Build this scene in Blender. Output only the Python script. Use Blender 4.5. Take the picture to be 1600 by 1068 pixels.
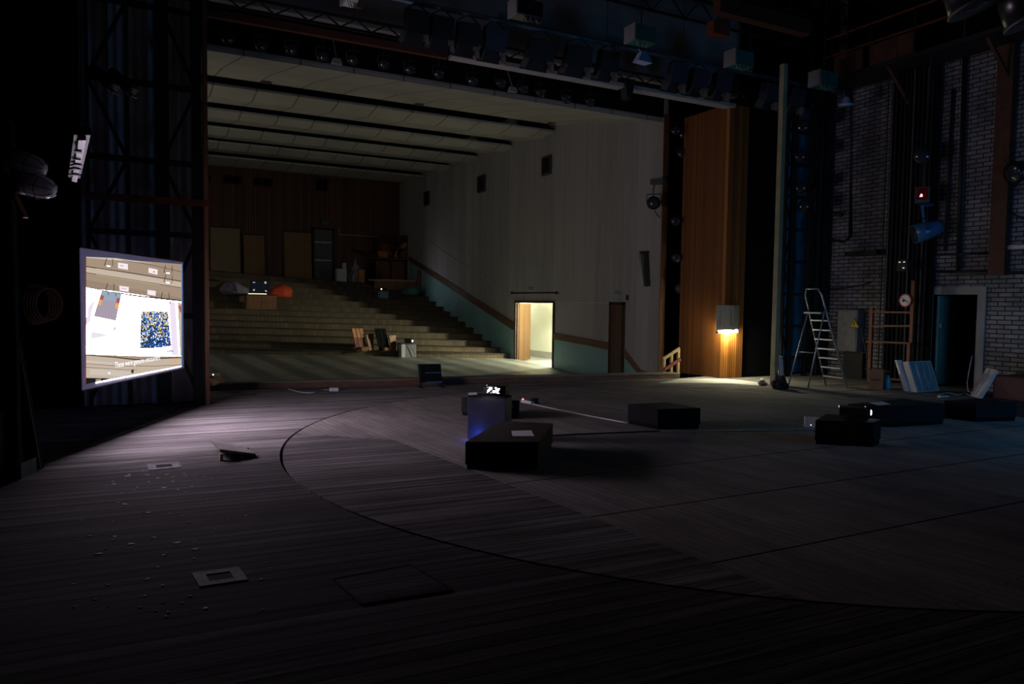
import bpy, bmesh, math, random
from mathutils import Vector as V, Matrix
random.seed(11)
sc = bpy.context.scene
col = sc.collection
for o in list(bpy.data.objects):
    bpy.data.objects.remove(o)

# ---------------------------------------------------------------- camera
F = 1161.6
EYE = V((0, 0, 1.6))
YAW, PIT, ROL = (math.radians(a) for a in (27.744, 2.958, 0.767))
FW = V((math.sin(YAW) * math.cos(PIT), math.cos(YAW) * math.cos(PIT), -math.sin(PIT)))
RT0 = V((math.cos(YAW), -math.sin(YAW), 0))
UP0 = RT0.cross(FW)
RT = RT0 * math.cos(ROL) + UP0 * math.sin(ROL)
UP = UP0 * math.cos(ROL) - RT0 * math.sin(ROL)
cd = bpy.data.cameras.new('camera')
cam = bpy.data.objects.new('camera', cd)
col.objects.link(cam)
cd.sensor_width = 36.0
cd.lens = F * 36.0 / 1600
cd.clip_end = 200
mw = Matrix.Identity(4)
for i in range(3):
    mw[i][0], mw[i][1], mw[i][2], mw[i][3] = RT[i], UP[i], -FW[i], EYE[i]
cam.matrix_world = mw
sc.camera = cam

# ---------------------------------------------------------------- view, world, house light
sc.view_settings.view_transform = 'Standard'
sc.view_settings.look = 'None'
sc.view_settings.gamma = 1.0
sc.view_settings.use_curve_mapping = False
sc.view_settings.exposure = 0.0
wd = bpy.data.worlds.new('dark_house')
sc.world = wd
wd.use_nodes = True
wd.node_tree.nodes['Background'].inputs[0].default_value = (0.45, 0.5, 0.75, 1)
wd.node_tree.nodes['Background'].inputs[1].default_value = 0.0


def lamp(name, kind, loc, power, color, size=0.3, size_y=None, aim=None, spot=None, blend=0.5):
    l = bpy.data.lights.new(name, kind)
    l.energy = power
    l.color = color
    if kind == 'AREA':
        l.size = size
        if size_y:
            l.shape = 'RECTANGLE'
            l.size_y = size_y
    else:
        l.shadow_soft_size = size
    if kind == 'SPOT':
        l.spot_size = spot
        l.spot_blend = blend
    o = bpy.data.objects.new(name, l)
    col.objects.link(o)
    o.location = loc
    if aim is not None:
        o.rotation_euler = (V(aim) - V(loc)).to_track_quat('-Z', 'Y').to_euler()
    return o


# a projection on the far side wall of the auditorium, out of sight behind the portal tower
lamp('auditorium_projection', 'AREA', (-4.5, 20.5, 3.2), 66, (1.0, 0.95, 0.86), 4.0, 2.6, (12, 21, 3.2))
# the picture thrown by the projector on the bench, on a screen at stage right beyond the frame
lamp('stage_projection', 'AREA', (11.6, 2.0, 1.9), 46, (0.12, 0.48, 1.0), 2.6, 1.6, (12.5, 8.0, 0.9))
# a work light in the side corridor, and an unseen fill added for its wall
lamp('corridor_light', 'POINT', (12.75, 20.3, 1.5), 580, (1.0, 1.0, 0.72), 0.06)
lamp('corridor_wall_fill', 'POINT', (13.0, 24.9, 1.9), 32, (1.0, 1.0, 0.78), 0.1)

# ---------------------------------------------------------------- measuring helpers


def ray(x, y):
    return FW * F + RT * (x - 800) - UP * (y - 534)


def fl(x, y, z=0.0):
    d = ray(x, y)
    return EYE + d * ((z - EYE.z) / d.z)


def onY(x, y, Y):
    d = ray(x, y)
    return EYE + d * (Y / d.y)


def onX(x, y, X):
    d = ray(x, y)
    return EYE + d * (X / d.x)


def at(x, y, dist):
    d = ray(x, y)
    return EYE + d * (dist / F)


# ---------------------------------------------------------------- mesh builder
class MB:
    def __init__(s, o=(0, 0, 0)):
        s.bm = bmesh.new()
        s.o = V(o)
        s.mi = 0

    def poly(s, pts):
        f = s.bm.faces.new([s.bm.verts.new(V(p) - s.o) for p in pts])
        f.material_index = s.mi
        return f

    def solid(s, rings, caps=True):
        vs = [[s.bm.verts.new(V(p) - s.o) for p in r] for r in rings]
        n = len(rings[0])
        for a, b in zip(vs, vs[1:]):
            for i in range(n):
                j = (i + 1) % n
                s.bm.faces.new((a[i], a[j], b[j], b[i])).material_index = s.mi
        if caps:
            s.bm.faces.new(list(reversed(vs[0]))).material_index = s.mi
            s.bm.faces.new(vs[-1]).material_index = s.mi
        return s

    def prism(s, pts, vec):
        pts = [V(p) for p in pts]
        return s.solid([pts, [p + V(vec) for p in pts]])

    def bx(s, a, b, bev=0.0):
        x0, y0, z0 = a
        x1, y1, z1 = b
        return s.slab([(x0, y0), (x1, y0), (x1, y1), (x0, y1)], z0, z1, bev)

    def slab(s, q, z0, z1, bev=0.0):
        if bev <= 0:
            return s.solid([[(p[0], p[1], z0) for p in q], [(p[0], p[1], z1) for p in q]])
        n = len(q)
        q = [V((p[0], p[1])) for p in q]
        ch = []
        for i in range(n):
            e0 = (q[i - 1] - q[i]).normalized()
            e1 = (q[(i + 1) % n] - q[i]).normalized()
            ch += [q[i] + e0 * bev, q[i] + e1 * bev]
        c = sum(q, V((0, 0))) / n
        ins = [p + (c - p).normalized() * bev for p in ch]
        return s.solid([[(p.x, p.y, z) for p in r] for r, z in ((ins, z0), (ch, z0 + bev), (ch, z1 - bev), (ins, z1))])

    def frame_axes(s, d):
        d = V(d).normalized()
        u = d.cross(V((0, 0, 1)))
        if u.length < 1e-3:
            u = V((1, 0, 0))
        u.normalize()
        return u, u.cross(d).normalized()

    def bar(s, a, b, w, h=None):
        a, b = V(a), V(b)
        h = h or w
        u, v = s.frame_axes(b - a)
        k = [(-1, -1), (1, -1), (1, 1), (-1, 1)]
        return s.solid([[p + u * (w / 2 * i) + v * (h / 2 * j) for i, j in k] for p in (a, b)])

    def tube(s, a, b, r, n=8, r2=None):
        return s.path([a, b], r, n, r2)

    def path(s, pts, r, n=6, r2=None):
        pts = [V(p) for p in pts]
        rings = []
        for i, p in enumerate(pts):
            d = pts[min(i + 1, len(pts) - 1)] - pts[max(i - 1, 0)]
            u, v = s.frame_axes(d)
            rr = r if r2 is None else r + (r2 - r) * i / (len(pts) - 1)
            rings.append([p + u * (rr * math.cos(t * 2 * math.pi / n)) + v * (rr * math.sin(t * 2 * math.pi / n)) for t in range(n)])
        return s.solid(rings)

    def lathe(s, prof, c, d=(0, 0, 1), n=16):
        c, d = V(c), V(d).normalized()
        u, v = s.frame_axes(d)
        return s.solid([[c + d * h + u * (r * math.cos(t * 2 * math.pi / n)) + v * (r * math.sin(t * 2 * math.pi / n)) for t in range(n)] for r, h in prof])

    def build(s, name, m, parent=None, smooth=False):
        bmesh.ops.recalc_face_normals(s.bm, faces=s.bm.faces[:])
        me = bpy.data.meshes.new(name)
        s.bm.to_mesh(me)
        s.bm.free()
        for x in (m if isinstance(m, (list, tuple)) else [m]):
            me.materials.append(x)
        if smooth:
            for p in me.polygons:
                p.use_smooth = True
        o = bpy.data.objects.new(name, me)
        col.objects.link(o)
        if parent:
            o.parent = parent
        else:
            o.location = s.o
        return o


def tag(o, label, cat, group=None):
    o['label'] = label
    o['category'] = cat
    if group:
        o['group'] = group
    return o


def thing(name, label, cat, loc=(0, 0, 0), rz=0.0, group=None):
    o = bpy.data.objects.new(name, None)
    col.objects.link(o)
    o.empty_display_size = 0.1
    o.location = loc
    o.rotation_euler = (0, 0, rz)
    return tag(o, label, cat, group)


def struct(o):
    o['kind'] = 'structure'
    return o


def copy_tree(o, parent=None):
    c = o.copy()
    col.objects.link(c)
    if parent:
        c.parent = parent
    for ch in [x for x in bpy.data.objects if x.parent == o]:
        copy_tree(ch, c)
    return c


# ---------------------------------------------------------------- materials
def newmat(name):
    m = bpy.data.materials.new(name)
    m.use_nodes = True
    nt = m.node_tree
    return m, nt, nt.nodes['Principled BSDF'], lambda t: nt.nodes.new('ShaderNode' + t), nt.links.new


def mth(nt, op, a, b=None, c=None):
    n = nt.nodes.new('ShaderNodeMath')
    n.operation = op
    for i, x in enumerate((a, b, c)):
        if x is None:
            continue
        if isinstance(x, (int, float)):
            n.inputs[i].default_value = x
        else:
            nt.links.new(x, n.inputs[i])
    return n.outputs[0]


def mixc(nt, fac, a, b, mode='MIX'):
    n = nt.nodes.new('ShaderNodeMix')
    n.data_type = 'RGBA'
    n.blend_type = mode
    for i, x in ((0, fac), (6, a), (7, b)):
        if isinstance(x, (int, float)):
            n.inputs[i].default_value = x
        elif isinstance(x, tuple):
            n.inputs[i].default_value = x if len(x) == 4 else x + (1,)
        else:
            nt.links.new(x, n.inputs[i])
    return n.outputs[2]


def coords(nt, scale=(1, 1, 1), rot=0.0, kind='Object', loc=(0, 0, 0)):
    tc = nt.nodes.new('ShaderNodeTexCoord')
    mp = nt.nodes.new('ShaderNodeMapping')
    mp.inputs['Scale'].default_value = scale
    mp.inputs['Rotation'].default_value = (0, 0, rot)
    mp.inputs['Location'].default_value = loc
    nt.links.new(tc.outputs[kind], mp.inputs[0])
    return mp.outputs[0]


def noise(nt, vec, scale, detail=4.0, rough=0.55):
    n = nt.nodes.new('ShaderNodeTexNoise')
    n.inputs['Scale'].default_value = scale
    n.inputs['Detail'].default_value = detail
    n.inputs['Roughness'].default_value = rough
    nt.links.new(vec, n.inputs['Vector'])
    return n.outputs[0]


def ramp(nt, fac, *stops):
    n = nt.nodes.new('ShaderNodeValToRGB')
    e = n.color_ramp.elements
    while len(e) < len(stops):
        e.new(0.5)
    for s, (p, c) in zip(e, stops):
        s.position = p
        s.color = c if len(c) == 4 else tuple(c) + (1,)
    nt.links.new(fac, n.inputs[0])
    return n.outputs[0]


def bump(nt, bs, h, dist=0.01, strength=0.6):
    b = nt.nodes.new('ShaderNodeBump')
    b.inputs['Distance'].default_value = dist
    b.inputs['Strength'].default_value = strength
    nt.links.new(h, b.inputs['Height'])
    nt.links.new(b.outputs[0], bs.inputs['Normal'])


def sub(c, k):
    return tuple(min(1, x * k) for x in c)


def plain(name, c, rough=0.7, metal=0.0, var=0.25, scale=6.0, stretch=(1, 1, 1), bmp=0.0):
    m, nt, bs, N, L = newmat(name)
    f = noise(nt, coords(nt, stretch), scale, 5)
    L(ramp(nt, f, (0.3, sub(c, 1 - var)), (0.7, sub(c, 1 + var * 0.6))), bs.inputs['Base Color'])
    bs.inputs['Roughness'].default_value = rough
    bs.inputs['Metallic'].default_value = metal
    if bmp:
        bump(nt, bs, f, bmp)
    return m


def emis(name, c, k):
    m, nt, bs, N, L = newmat(name)
    bs.inputs['Base Color'].default_value = (0.02, 0.02, 0.02, 1)
    bs.inputs['Emission Color'].default_value = c + (1,)
    bs.inputs['Emission Strength'].default_value = k
    bs.inputs['Specular IOR Level'].default_value = 0.02
    return m


def plane_vec(nt, a, b):
    """a flat (u, v) made of two of the object's own axes"""
    tc = nt.nodes.new('ShaderNodeTexCoord')
    sp = nt.nodes.new('ShaderNodeSeparateXYZ')
    cb = nt.nodes.new('ShaderNodeCombineXYZ')
    nt.links.new(tc.outputs['Object'], sp.inputs[0])
    nt.links.new(sp.outputs[a], cb.inputs[0])
    nt.links.new(sp.outputs[b], cb.inputs[1])
    return cb.outputs[0], sp


def brickmat(name, c1, c2, mortar, w, h, gap, axes='YZ', rough=0.8, dirt=0.5, offset=0.5):
    m, nt, bs, N, L = newmat(name)
    vec, sp = plane_vec(nt, axes[0], axes[1])
    t = N('TexBrick')
    t.offset = offset
    for k, x in (('Color1', c1), ('Color2', c2), ('Mortar', mortar)):
        t.inputs[k].default_value = x + (1,)
    for k, x in (('Scale', 1.0), ('Mortar Size', gap), ('Brick Width', w), ('Row Height', h), ('Mortar Smooth', 0.2), ('Bias', 0.0)):
        t.inputs[k].default_value = x
    L(vec, t.inputs['Vector'])
    n1 = noise(nt, vec, 1.1, 6, 0.65)
    d = ramp(nt, n1, (0.38, (1 - dirt,) * 3), (0.62, (1, 1, 1)))
    L(mixc(nt, 1.0, t.outputs['Color'], d, 'MULTIPLY'), bs.inputs['Base Color'])
    bs.inputs['Roughness'].default_value = rough
    bump(nt, bs, mth(nt, 'SUBTRACT', 1.0, t.outputs['Fac']), 0.012, 0.9)
    return m


def slatmat(name, c1, c2, period, axis='X', groove=0.3, rough=0.5):
    """upright wooden slats with dark grooves"""
    m, nt, bs, N, L = newmat(name)
    tc = N('TexCoord')
    sp = N('SeparateXYZ')
    L(tc.outputs['Object'], sp.inputs[0])
    u = mth(nt, 'DIVIDE', sp.outputs[axis], period)
    fr = mth(nt, 'FRACT', u)
    idn = N('TexWhiteNoise')
    idn.noise_dimensions = '1D'
    L(mth(nt, 'FLOOR', u), idn.inputs['W'])
    edge = mth(nt, 'ABSOLUTE', mth(nt, 'SUBTRACT', fr, 0.5))
    face = mth(nt, 'LESS_THAN', edge, 0.5 - groove / 2)
    g = noise(nt, coords(nt, (14, 14, 0.9)), 2.0, 6, 0.6)
    v = mth(nt, 'ADD', mth(nt, 'MULTIPLY', idn.outputs['Value'], 0.6), mth(nt, 'MULTIPLY', g, 0.5))
    wood = ramp(nt, v, (0.2, c1), (0.85, c2))
    L(mixc(nt, face, (0.006, 0.004, 0.003), wood), bs.inputs['Base Color'])
    bs.inputs['Roughness'].default_value = rough
    bump(nt, bs, face, 0.015, 0.8)
    return m


def woodmat(name, c1, c2, axis='X', rough=0.55, k=1.0):
    st = {'X': (0.6, 9, 9), 'Y': (9, 0.6, 9), 'Z': (9, 9, 0.6)}[axis]
    m, nt, bs, N, L = newmat(name)
    f = noise(nt, coords(nt, tuple(a * k for a in st)), 3.0, 7, 0.62)
    L(ramp(nt, f, (0.3, c1), (0.7, c2)), bs.inputs['Base Color'])
    bs.inputs['Roughness'].default_value = rough
    bump(nt, bs, f, 0.002)
    return m


def plank_layer(nt, vec, w, ln, c1, c2, gapc, streak, lo=0.45, hi=1.25):
    t = nt.nodes.new('ShaderNodeTexBrick')
    t.offset = 0.37
    for k, x in (('Color1', c1), ('Color2', c2), ('Mortar', gapc)):
        t.inputs[k].default_value = x + (1,)
    for k, x in (('Scale', 1.0), ('Mortar Size', 0.0045), ('Brick Width', ln), ('Row Height', w), ('Mortar Smooth', 0.1), ('Bias', 0.0)):
        t.inputs[k].default_value = x
    nt.links.new(vec, t.inputs['Vector'])
    mp = nt.nodes.new('ShaderNodeMapping')
    mp.inputs['Scale'].default_value = streak
    nt.links.new(vec, mp.inputs[0])
    n = noise(nt, mp.outputs[0], 1.0, 8, 0.7)
    c = mixc(nt, 1.0, t.outputs['Color'], ramp(nt, n, (0.33, (lo,) * 3), (0.66, (hi,) * 3)), 'MULTIPLY')
    return c, t.outputs['Fac'], n


def stagemat(name, disc=False):
    m, nt, bs, N, L = newmat(name)
    old, g1, n1 = plank_layer(nt, coords(nt, rot=math.radians(2.5), loc=(60, 0, 0)), 0.115, 300.0, (0.38, 0.345, 0.345), (0.24, 0.212, 0.212), (0.02, 0.017, 0.017), (0.5, 14, 1), 0.3, 1.3)
    c, h = old, n1
    if disc:
        # newer boards laid over the disc, save for the corner of old planks
        new, g2, n2 = plank_layer(nt, coords(nt, rot=math.radians(85.0)), 0.09, 2.6, (0.36, 0.315, 0.3), (0.32, 0.28, 0.265), (0.2, 0.175, 0.165), (1.0, 5, 1), 0.72, 1.14)
        tc = N('TexCoord')
        sp = N('SeparateXYZ')
        L(tc.outputs['Object'], sp.inputs[0])
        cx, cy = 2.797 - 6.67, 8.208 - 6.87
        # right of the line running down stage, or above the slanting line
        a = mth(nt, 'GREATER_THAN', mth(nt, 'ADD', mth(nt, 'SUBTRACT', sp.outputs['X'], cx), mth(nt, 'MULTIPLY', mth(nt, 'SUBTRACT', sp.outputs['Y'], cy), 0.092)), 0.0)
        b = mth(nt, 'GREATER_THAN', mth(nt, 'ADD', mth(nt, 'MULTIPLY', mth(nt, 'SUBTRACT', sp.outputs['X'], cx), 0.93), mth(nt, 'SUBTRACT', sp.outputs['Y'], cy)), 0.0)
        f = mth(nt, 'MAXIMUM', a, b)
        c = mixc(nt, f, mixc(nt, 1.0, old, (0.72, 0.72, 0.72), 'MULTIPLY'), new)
        # joints between the board fields
        for y0 in (4.62, 5.8, 3.45):
            ln = mth(nt, 'LESS_THAN', mth(nt, 'ABSOLUTE', mth(nt, 'SUBTRACT', sp.outputs['Y'], y0 - 6.87)), 0.011)
            c = mixc(nt, mth(nt, 'MULTIPLY', ln, a), c, (0.03, 0.025, 0.022))
        h = n2
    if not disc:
        # screen light's falloff put into the colour: darker up stage, partly as older timber
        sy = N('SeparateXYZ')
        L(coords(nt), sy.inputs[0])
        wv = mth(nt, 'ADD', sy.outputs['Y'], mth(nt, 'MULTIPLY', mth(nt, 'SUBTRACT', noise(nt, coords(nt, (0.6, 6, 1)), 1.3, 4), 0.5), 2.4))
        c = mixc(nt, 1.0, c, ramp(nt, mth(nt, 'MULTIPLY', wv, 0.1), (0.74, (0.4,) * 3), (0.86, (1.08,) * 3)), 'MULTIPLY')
    # scuffs: dirt in wide patches
    d = noise(nt, coords(nt), 0.55, 7, 0.65)
    c = mixc(nt, 1.0, c, ramp(nt, d, (0.3, (0.62,) * 3), (0.7, (1.12,) * 3)), 'MULTIPLY')
    L(c, bs.inputs['Base Color'])
    bs.inputs['Roughness'].default_value = 0.95
    bs.inputs['Specular IOR Level'].default_value = 0.04
    bump(nt, bs, mth(nt, 'SUBTRACT', h, mth(nt, 'MULTIPLY', g1 if not disc else g2, 0.7 if not disc else 0.12)), 0.006, 0.7)
    return m


K = {}
K['black'] = plain('black_paint', (0.012, 0.012, 0.014), 0.6)
K['soot'] = plain('soot_black_cloth', (0.006, 0.006, 0.007), 0.95)
K['steel'] = plain('dark_steel', (0.03, 0.032, 0.036), 0.45, 0.6)
K['iron'] = plain('grey_iron', (0.12, 0.12, 0.125), 0.5, 0.5)
K['alu'] = plain('ladder_aluminium', (0.3, 0.32, 0.37), 0.5, 0.5, 0.12)
K['white'] = plain('white_enamel', (0.62, 0.62, 0.64), 0.5, 0, 0.12)
K['paper'] = plain('paper_white', (0.8, 0.8, 0.82), 0.85, 0, 0.05)
K['rust'] = plain('rust_orange_paint', (0.19, 0.048, 0.015), 0.6, 0, 0.35)
K['redbrown'] = plain('red_brown_paint', (0.22, 0.05, 0.03), 0.6, 0, 0.3)
K['teal'] = plain('teal_paint', (0.015, 0.17, 0.145), 0.6)
K['tealpale'] = plain('pale_teal_paint', (0.23, 0.43, 0.42), 0.42, 0, 0.16, 1.5)
K['blue'] = plain('blue_enamel', (0.06, 0.2, 0.42), 0.35, 0.2)
K['plaster'] = plain('grey_white_plaster', (0.4, 0.385, 0.365), 0.85, 0, 0.12, 1.2)
K['concrete'] = plain('grey_concrete', (0.28, 0.28, 0.28), 0.9, 0, 0.25, 2)
K['beige'] = plain('beige_paint', (0.36, 0.34, 0.2), 0.75, 0, 0.22, 3)
K['glass'] = plain('dark_lens_glass', (0.05, 0.05, 0.06), 0.06, 0.3)
K['frost'] = plain('frosted_lamp_glass', (0.85, 0.82, 0.86), 0.2, 0, 0.06)
_fb = K['frost'].node_tree.nodes['Principled BSDF']
_fb.inputs['Subsurface Weight'].default_value = 0.9
_fb.inputs['Subsurface Radius'].default_value = (0.12, 0.12, 0.12)
_fb.inputs['Subsurface Scale'].default_value = 1.0
K['orange'] = plain('orange_wood', (0.55, 0.2, 0.06), 0.55, 0, 0.3, 5, (1, 1, 6))
K['darkwood'] = woodmat('dark_stained_wood', (0.03, 0.018, 0.012), (0.075, 0.045, 0.03), 'X')
K['brownwood'] = woodmat('brown_wood', (0.14, 0.06, 0.028), (0.3, 0.14, 0.065), 'Z')
K['chairwood'] = woodmat('chair_wood', (0.12, 0.036, 0.012), (0.24, 0.08, 0.028), 'Z')
K['palewood'] = woodmat('pale_wood', (0.36, 0.23, 0.12), (0.55, 0.37, 0.2), 'X')
K['card'] = plain('brown_cardboard', (0.3, 0.16, 0.08), 0.85, 0, 0.12)
K['benchblack'] = plain('bench_black_paint', (0.014, 0.013, 0.017), 0.8, 0, 0.3, 10)
K['benchblack'].node_tree.nodes['Principled BSDF'].inputs['Specular IOR Level'].default_value = 0.12
K['benchtop'] = woodmat('bench_brown_top', (0.03, 0.02, 0.016), (0.05, 0.034, 0.027), 'X', 0.8)
for _k in ('benchtop', 'soot', 'darkwood'):
    K[_k].node_tree.nodes['Principled BSDF'].inputs['Specular IOR Level'].default_value = 0.12
K['cable'] = plain('white_cable', (0.6, 0.6, 0.62), 0.5)
K['darkcable'] = plain('dark_cable', (0.03, 0.03, 0.035), 0.5)
K['hull'] = plain('projector_black', (0.015, 0.015, 0.017), 0.3)
K['yellow'] = plain('sign_yellow', (0.75, 0.42, 0.03), 0.5, 0, 0.1)
K['signred'] = plain('sign_red', (0.5, 0.03, 0.03), 0.5, 0, 0.1)
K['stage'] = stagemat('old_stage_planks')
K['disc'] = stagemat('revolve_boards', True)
K['brick'] = brickmat('whitewashed_brick', (0.34, 0.33, 0.37), (0.24, 0.23, 0.26), (0.03, 0.028, 0.028), 0.27, 0.088, 0.011, 'YZ', 0.85, 0.55)
K['backslat'] = slatmat('back_wall_slats', (0.1, 0.032, 0.012), (0.2, 0.075, 0.03), 0.115, 'X', 0.22)
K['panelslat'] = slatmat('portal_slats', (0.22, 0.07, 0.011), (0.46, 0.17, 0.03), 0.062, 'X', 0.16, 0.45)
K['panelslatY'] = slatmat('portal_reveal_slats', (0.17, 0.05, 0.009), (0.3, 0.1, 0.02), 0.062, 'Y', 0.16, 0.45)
K['doorslat'] = slatmat('door_slats', (0.11, 0.05, 0.017), (0.17, 0.085, 0.032), 0.105, 'X', 0.2, 0.45)
K['doorslatY'] = slatmat('dark_door_slats', (0.1, 0.045, 0.025), (0.17, 0.08, 0.045), 0.085, 'Y', 0.3, 0.5)
K['rustdark'] = plain('rust_brown_dark', (0.09, 0.03, 0.015), 0.7, 0, 0.35)

# ================================================================ the setting: stage
DC = V((6.67, 6.87, 0))
NR = 128
ring = lambda r, z: [DC + V((r * math.cos(t * 2 * math.pi / NR), r * math.sin(t * 2 * math.pi / NR), z)) for t in range(NR)]
b = MB()
outer = [b.bm.verts.new((x, y, 0)) for x, y in [(-7, -5), (17, -5), (17, 13.1), (12.6, 13.1), (10.95, 12.78), (2.18, 14.03), (-7, 15.35)]]
hole = [b.bm.verts.new(p) for p in ring(5.33, 0)]
low = [b.bm.verts.new(p) for p in ring(5.33, -0.12)]
ed = [b.bm.edges.new((q[i], q[(i + 1) % len(q)])) for q in (outer, hole) for i in range(len(q))]
bmesh.ops.triangle_fill(b.bm, use_beauty=True, edges=ed)
for i in range(NR):
    j = (i + 1) % NR
    b.bm.faces.new((hole[i], hole[j], low[j], low[i]))
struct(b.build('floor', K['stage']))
b = MB()
b.bx((0.5, 1.0, -0.2), (12.5, 12.6, -0.13))
struct(b.build('floor_below', K['soot']))
# the revolve, a round of boards with an open gap about it
r_ = thing('revolving_stage', 'huge round revolving disc of boards let into the plank stage floor', 'revolving stage', DC)
b = MB(DC)
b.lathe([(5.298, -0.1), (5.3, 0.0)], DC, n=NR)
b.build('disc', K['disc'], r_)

# stage-house walls and roof
b = MB()
b.bx((-2.2, -5, 0), (-2.0, 15.2, 9.5))
struct(b.build('wall_left', K['black']))
BX = 15.0
DY0, DY1, DZ = 8.74, 9.66, 1.9
b = MB()
b.bx((BX, -5, 0), (BX + 0.3, DY0, 9.5))
b.bx((BX, DY1, 0), (BX + 0.3, 13.1, 9.5))
b.bx((BX, DY0, DZ), (BX + 0.3, DY1, 9.5))
struct(b.build('wall_right', K['brick']))
b = MB()
b.bx((12.45, 13.0, 0), (15.0, 13.15, 9.5))
struct(b.build('wall_front_corner', K['soot']))
b = MB()
b.bx((-7, -5, 9.5), (17, 15.4, 9.6))
struct(b.build('ceiling_fly_tower', K['soot']))
b = MB()
b.bx((-7, -5.2, 0), (17, -5.0, 9.5))
struct(b.build('wall_back', K['soot']))
# lintel above the opening: grey concrete face, black soffit behind
b = MB()
b.bx((-2.0, 12.85, 6.35), (12.5, 13.1, 9.5))
struct(b.build('wall_above_portal', K['concrete']))
b = MB()
b.bx((-2.0, 14.62, 6.2), (13.2, 14.7, 9.4))
struct(b.build('wall_above_slot', K['soot']))
# corridor behind the stage door
b = MB()
b.bx((17.4, 7.5, 0), (17.5, 11.0, 2.6))
b.bx((15.3, 7.4, 0), (17.4, 7.5, 2.6))
b.bx((15.3, 11.0, 0), (17.4, 11.1, 2.6))
b.bx((15.3, 7.5, 2.5), (17.4, 11.0, 2.6))
struct(b.build('wall_passage', K['soot']))

# wood panel of the portal, black reveal beyond it
b = MB()
b.bx((11.83, 12.4, 0), (12.4, 12.5, 6.02))
b.mi = 1
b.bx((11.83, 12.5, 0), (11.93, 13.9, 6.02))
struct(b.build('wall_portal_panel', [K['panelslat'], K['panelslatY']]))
b = MB()
b.bx((12.4, 12.46, 0), (13.6, 12.56, 9.4))
b.bx((11.93, 14.72, -0.8), (13.3, 14.8, 9.4))
struct(b.build('wall_masking', K['soot']))

# ================================================================ the setting: auditorium
WX = 11.8


def zfloor(x, y):
    return -0.28 - 0.0376 * (x - WX) + 0.03 * (y - 22.3)


def parquetmat():
    m, nt, bs, N, L = newmat('grey_parquet')
    t = N('TexBrick')
    t.offset = 0.5
    for k, x in (('Color1', (0.29, 0.3, 0.285)), ('Color2', (0.19, 0.195, 0.185)), ('Mortar', (0.05, 0.045, 0.04))):
        t.inputs[k].default_value = x + (1,)
    for k, x in (('Scale', 1.0), ('Mortar Size', 0.004), ('Brick Width', 0.45), ('Row Height', 0.09), ('Bias', 0.0)):
        t.inputs[k].default_value = x
    v = coords(nt, rot=math.radians(48))
    L(v, t.inputs['Vector'])
    # diagonal bands of blocks alternate between darker and paler
    sp = N('SeparateXYZ')
    L(coords(nt, rot=math.radians(86)), sp.inputs[0])
    w = mth(nt, 'PINGPONG', mth(nt, 'DIVIDE', sp.outputs['Y'], 0.5), 1.0)
    n1 = noise(nt, coords(nt), 1.4, 5)
    c = mixc(nt, 1.0, t.outputs['Color'], ramp(nt, w, (0.35, (0.66,) * 3), (0.65, (1.12,) * 3)), 'MULTIPLY')
    L(mixc(nt, 1.0, c, ramp(nt, n1, (0.3, (0.8,) * 3), (0.7, (1.1,) * 3)), 'MULTIPLY'), bs.inputs['Base Color'])
    bs.inputs['Roughness'].default_value = 0.42
    return m


b = MB()
q = [(-6, 15.2), (2.18, 14.06), (10.9, 12.83), (11.85, 14.3), (11.85, 22.4), (-6, 22.4)]
b.poly([(x, y, zfloor(x, y)) for x, y in q])
struct(b.build('floor_auditorium', parquetmat()))

# stage lip: boarded edge between stage and parquet
LA, LB = V((2.18, 13.98, 0)), V((10.9, 12.74, 0))
d = (LB - LA).normalized()
LA2 = LA - d * 6
nrm = V((-d.y, d.x, 0))
b = MB()
b.prism([LA2, LB, LB + nrm * 0.14, LA2 + nrm * 0.14], (0, 0, 0.1))
struct(b.build('trim_stage_lip', woodmat('lip_wood', (0.13, 0.06, 0.035), (0.26, 0.14, 0.09), 'X')))
b = MB()
b.prism([LA2 - nrm * 0.01 + V((0, 0, 0.1)), LB - nrm * 0.01 + V((0, 0, 0.1)), LB + nrm * 0.3 + V((0, 0, 0.1)), LA2 + nrm * 0.3 + V((0, 0, 0.1))], (0, 0, 0.022))
struct(b.build('trim_lip_cap', plain('lip_cap_grey', (0.26, 0.25, 0.2), 0.6)))

# stepped seating floor
SY = [22.3, 22.55, 23.26, 24.0, 24.75, 25.52, 26.27, 27.03, 27.8, 28.51, 29.35, 30.16, 30.94, 31.9]
SR = [(803, 560), (797.3, 552.4), (782.9, 543.2), (768.4, 532.7), (754.6, 522.2), (740.9, 511.7), (728.3, 502.6), (716, 494.7), (704.2, 486.8), (693.7, 479), (681.9, 471.1), (670.9, 463.3), (661, 456.7), (651, 449)]
SL = [554, 543.5, 532.5, 521, 509.5, 499.5, 490, 480, 469, 458, 447.5, 438, 429.5, 421.5]
STEP = []
for Y, R_, yl in zip(SY, SR, SL):
    a, c = onY(320, yl, Y), onX(R_[0], R_[1], WX)
    s = (c.z - a.z) / (WX - a.x)
    STEP.append((Y, c.z - s * (WX + 6), c.z))


def zstep(k, x):
    Y, za, zb = STEP[k]
    return za + (zb - za) * (x + 6) / (WX + 6)


def steptop(x, y):
    k = max(i for i in range(len(STEP)) if STEP[i][0] <= y)
    return zstep(k, x)


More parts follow.
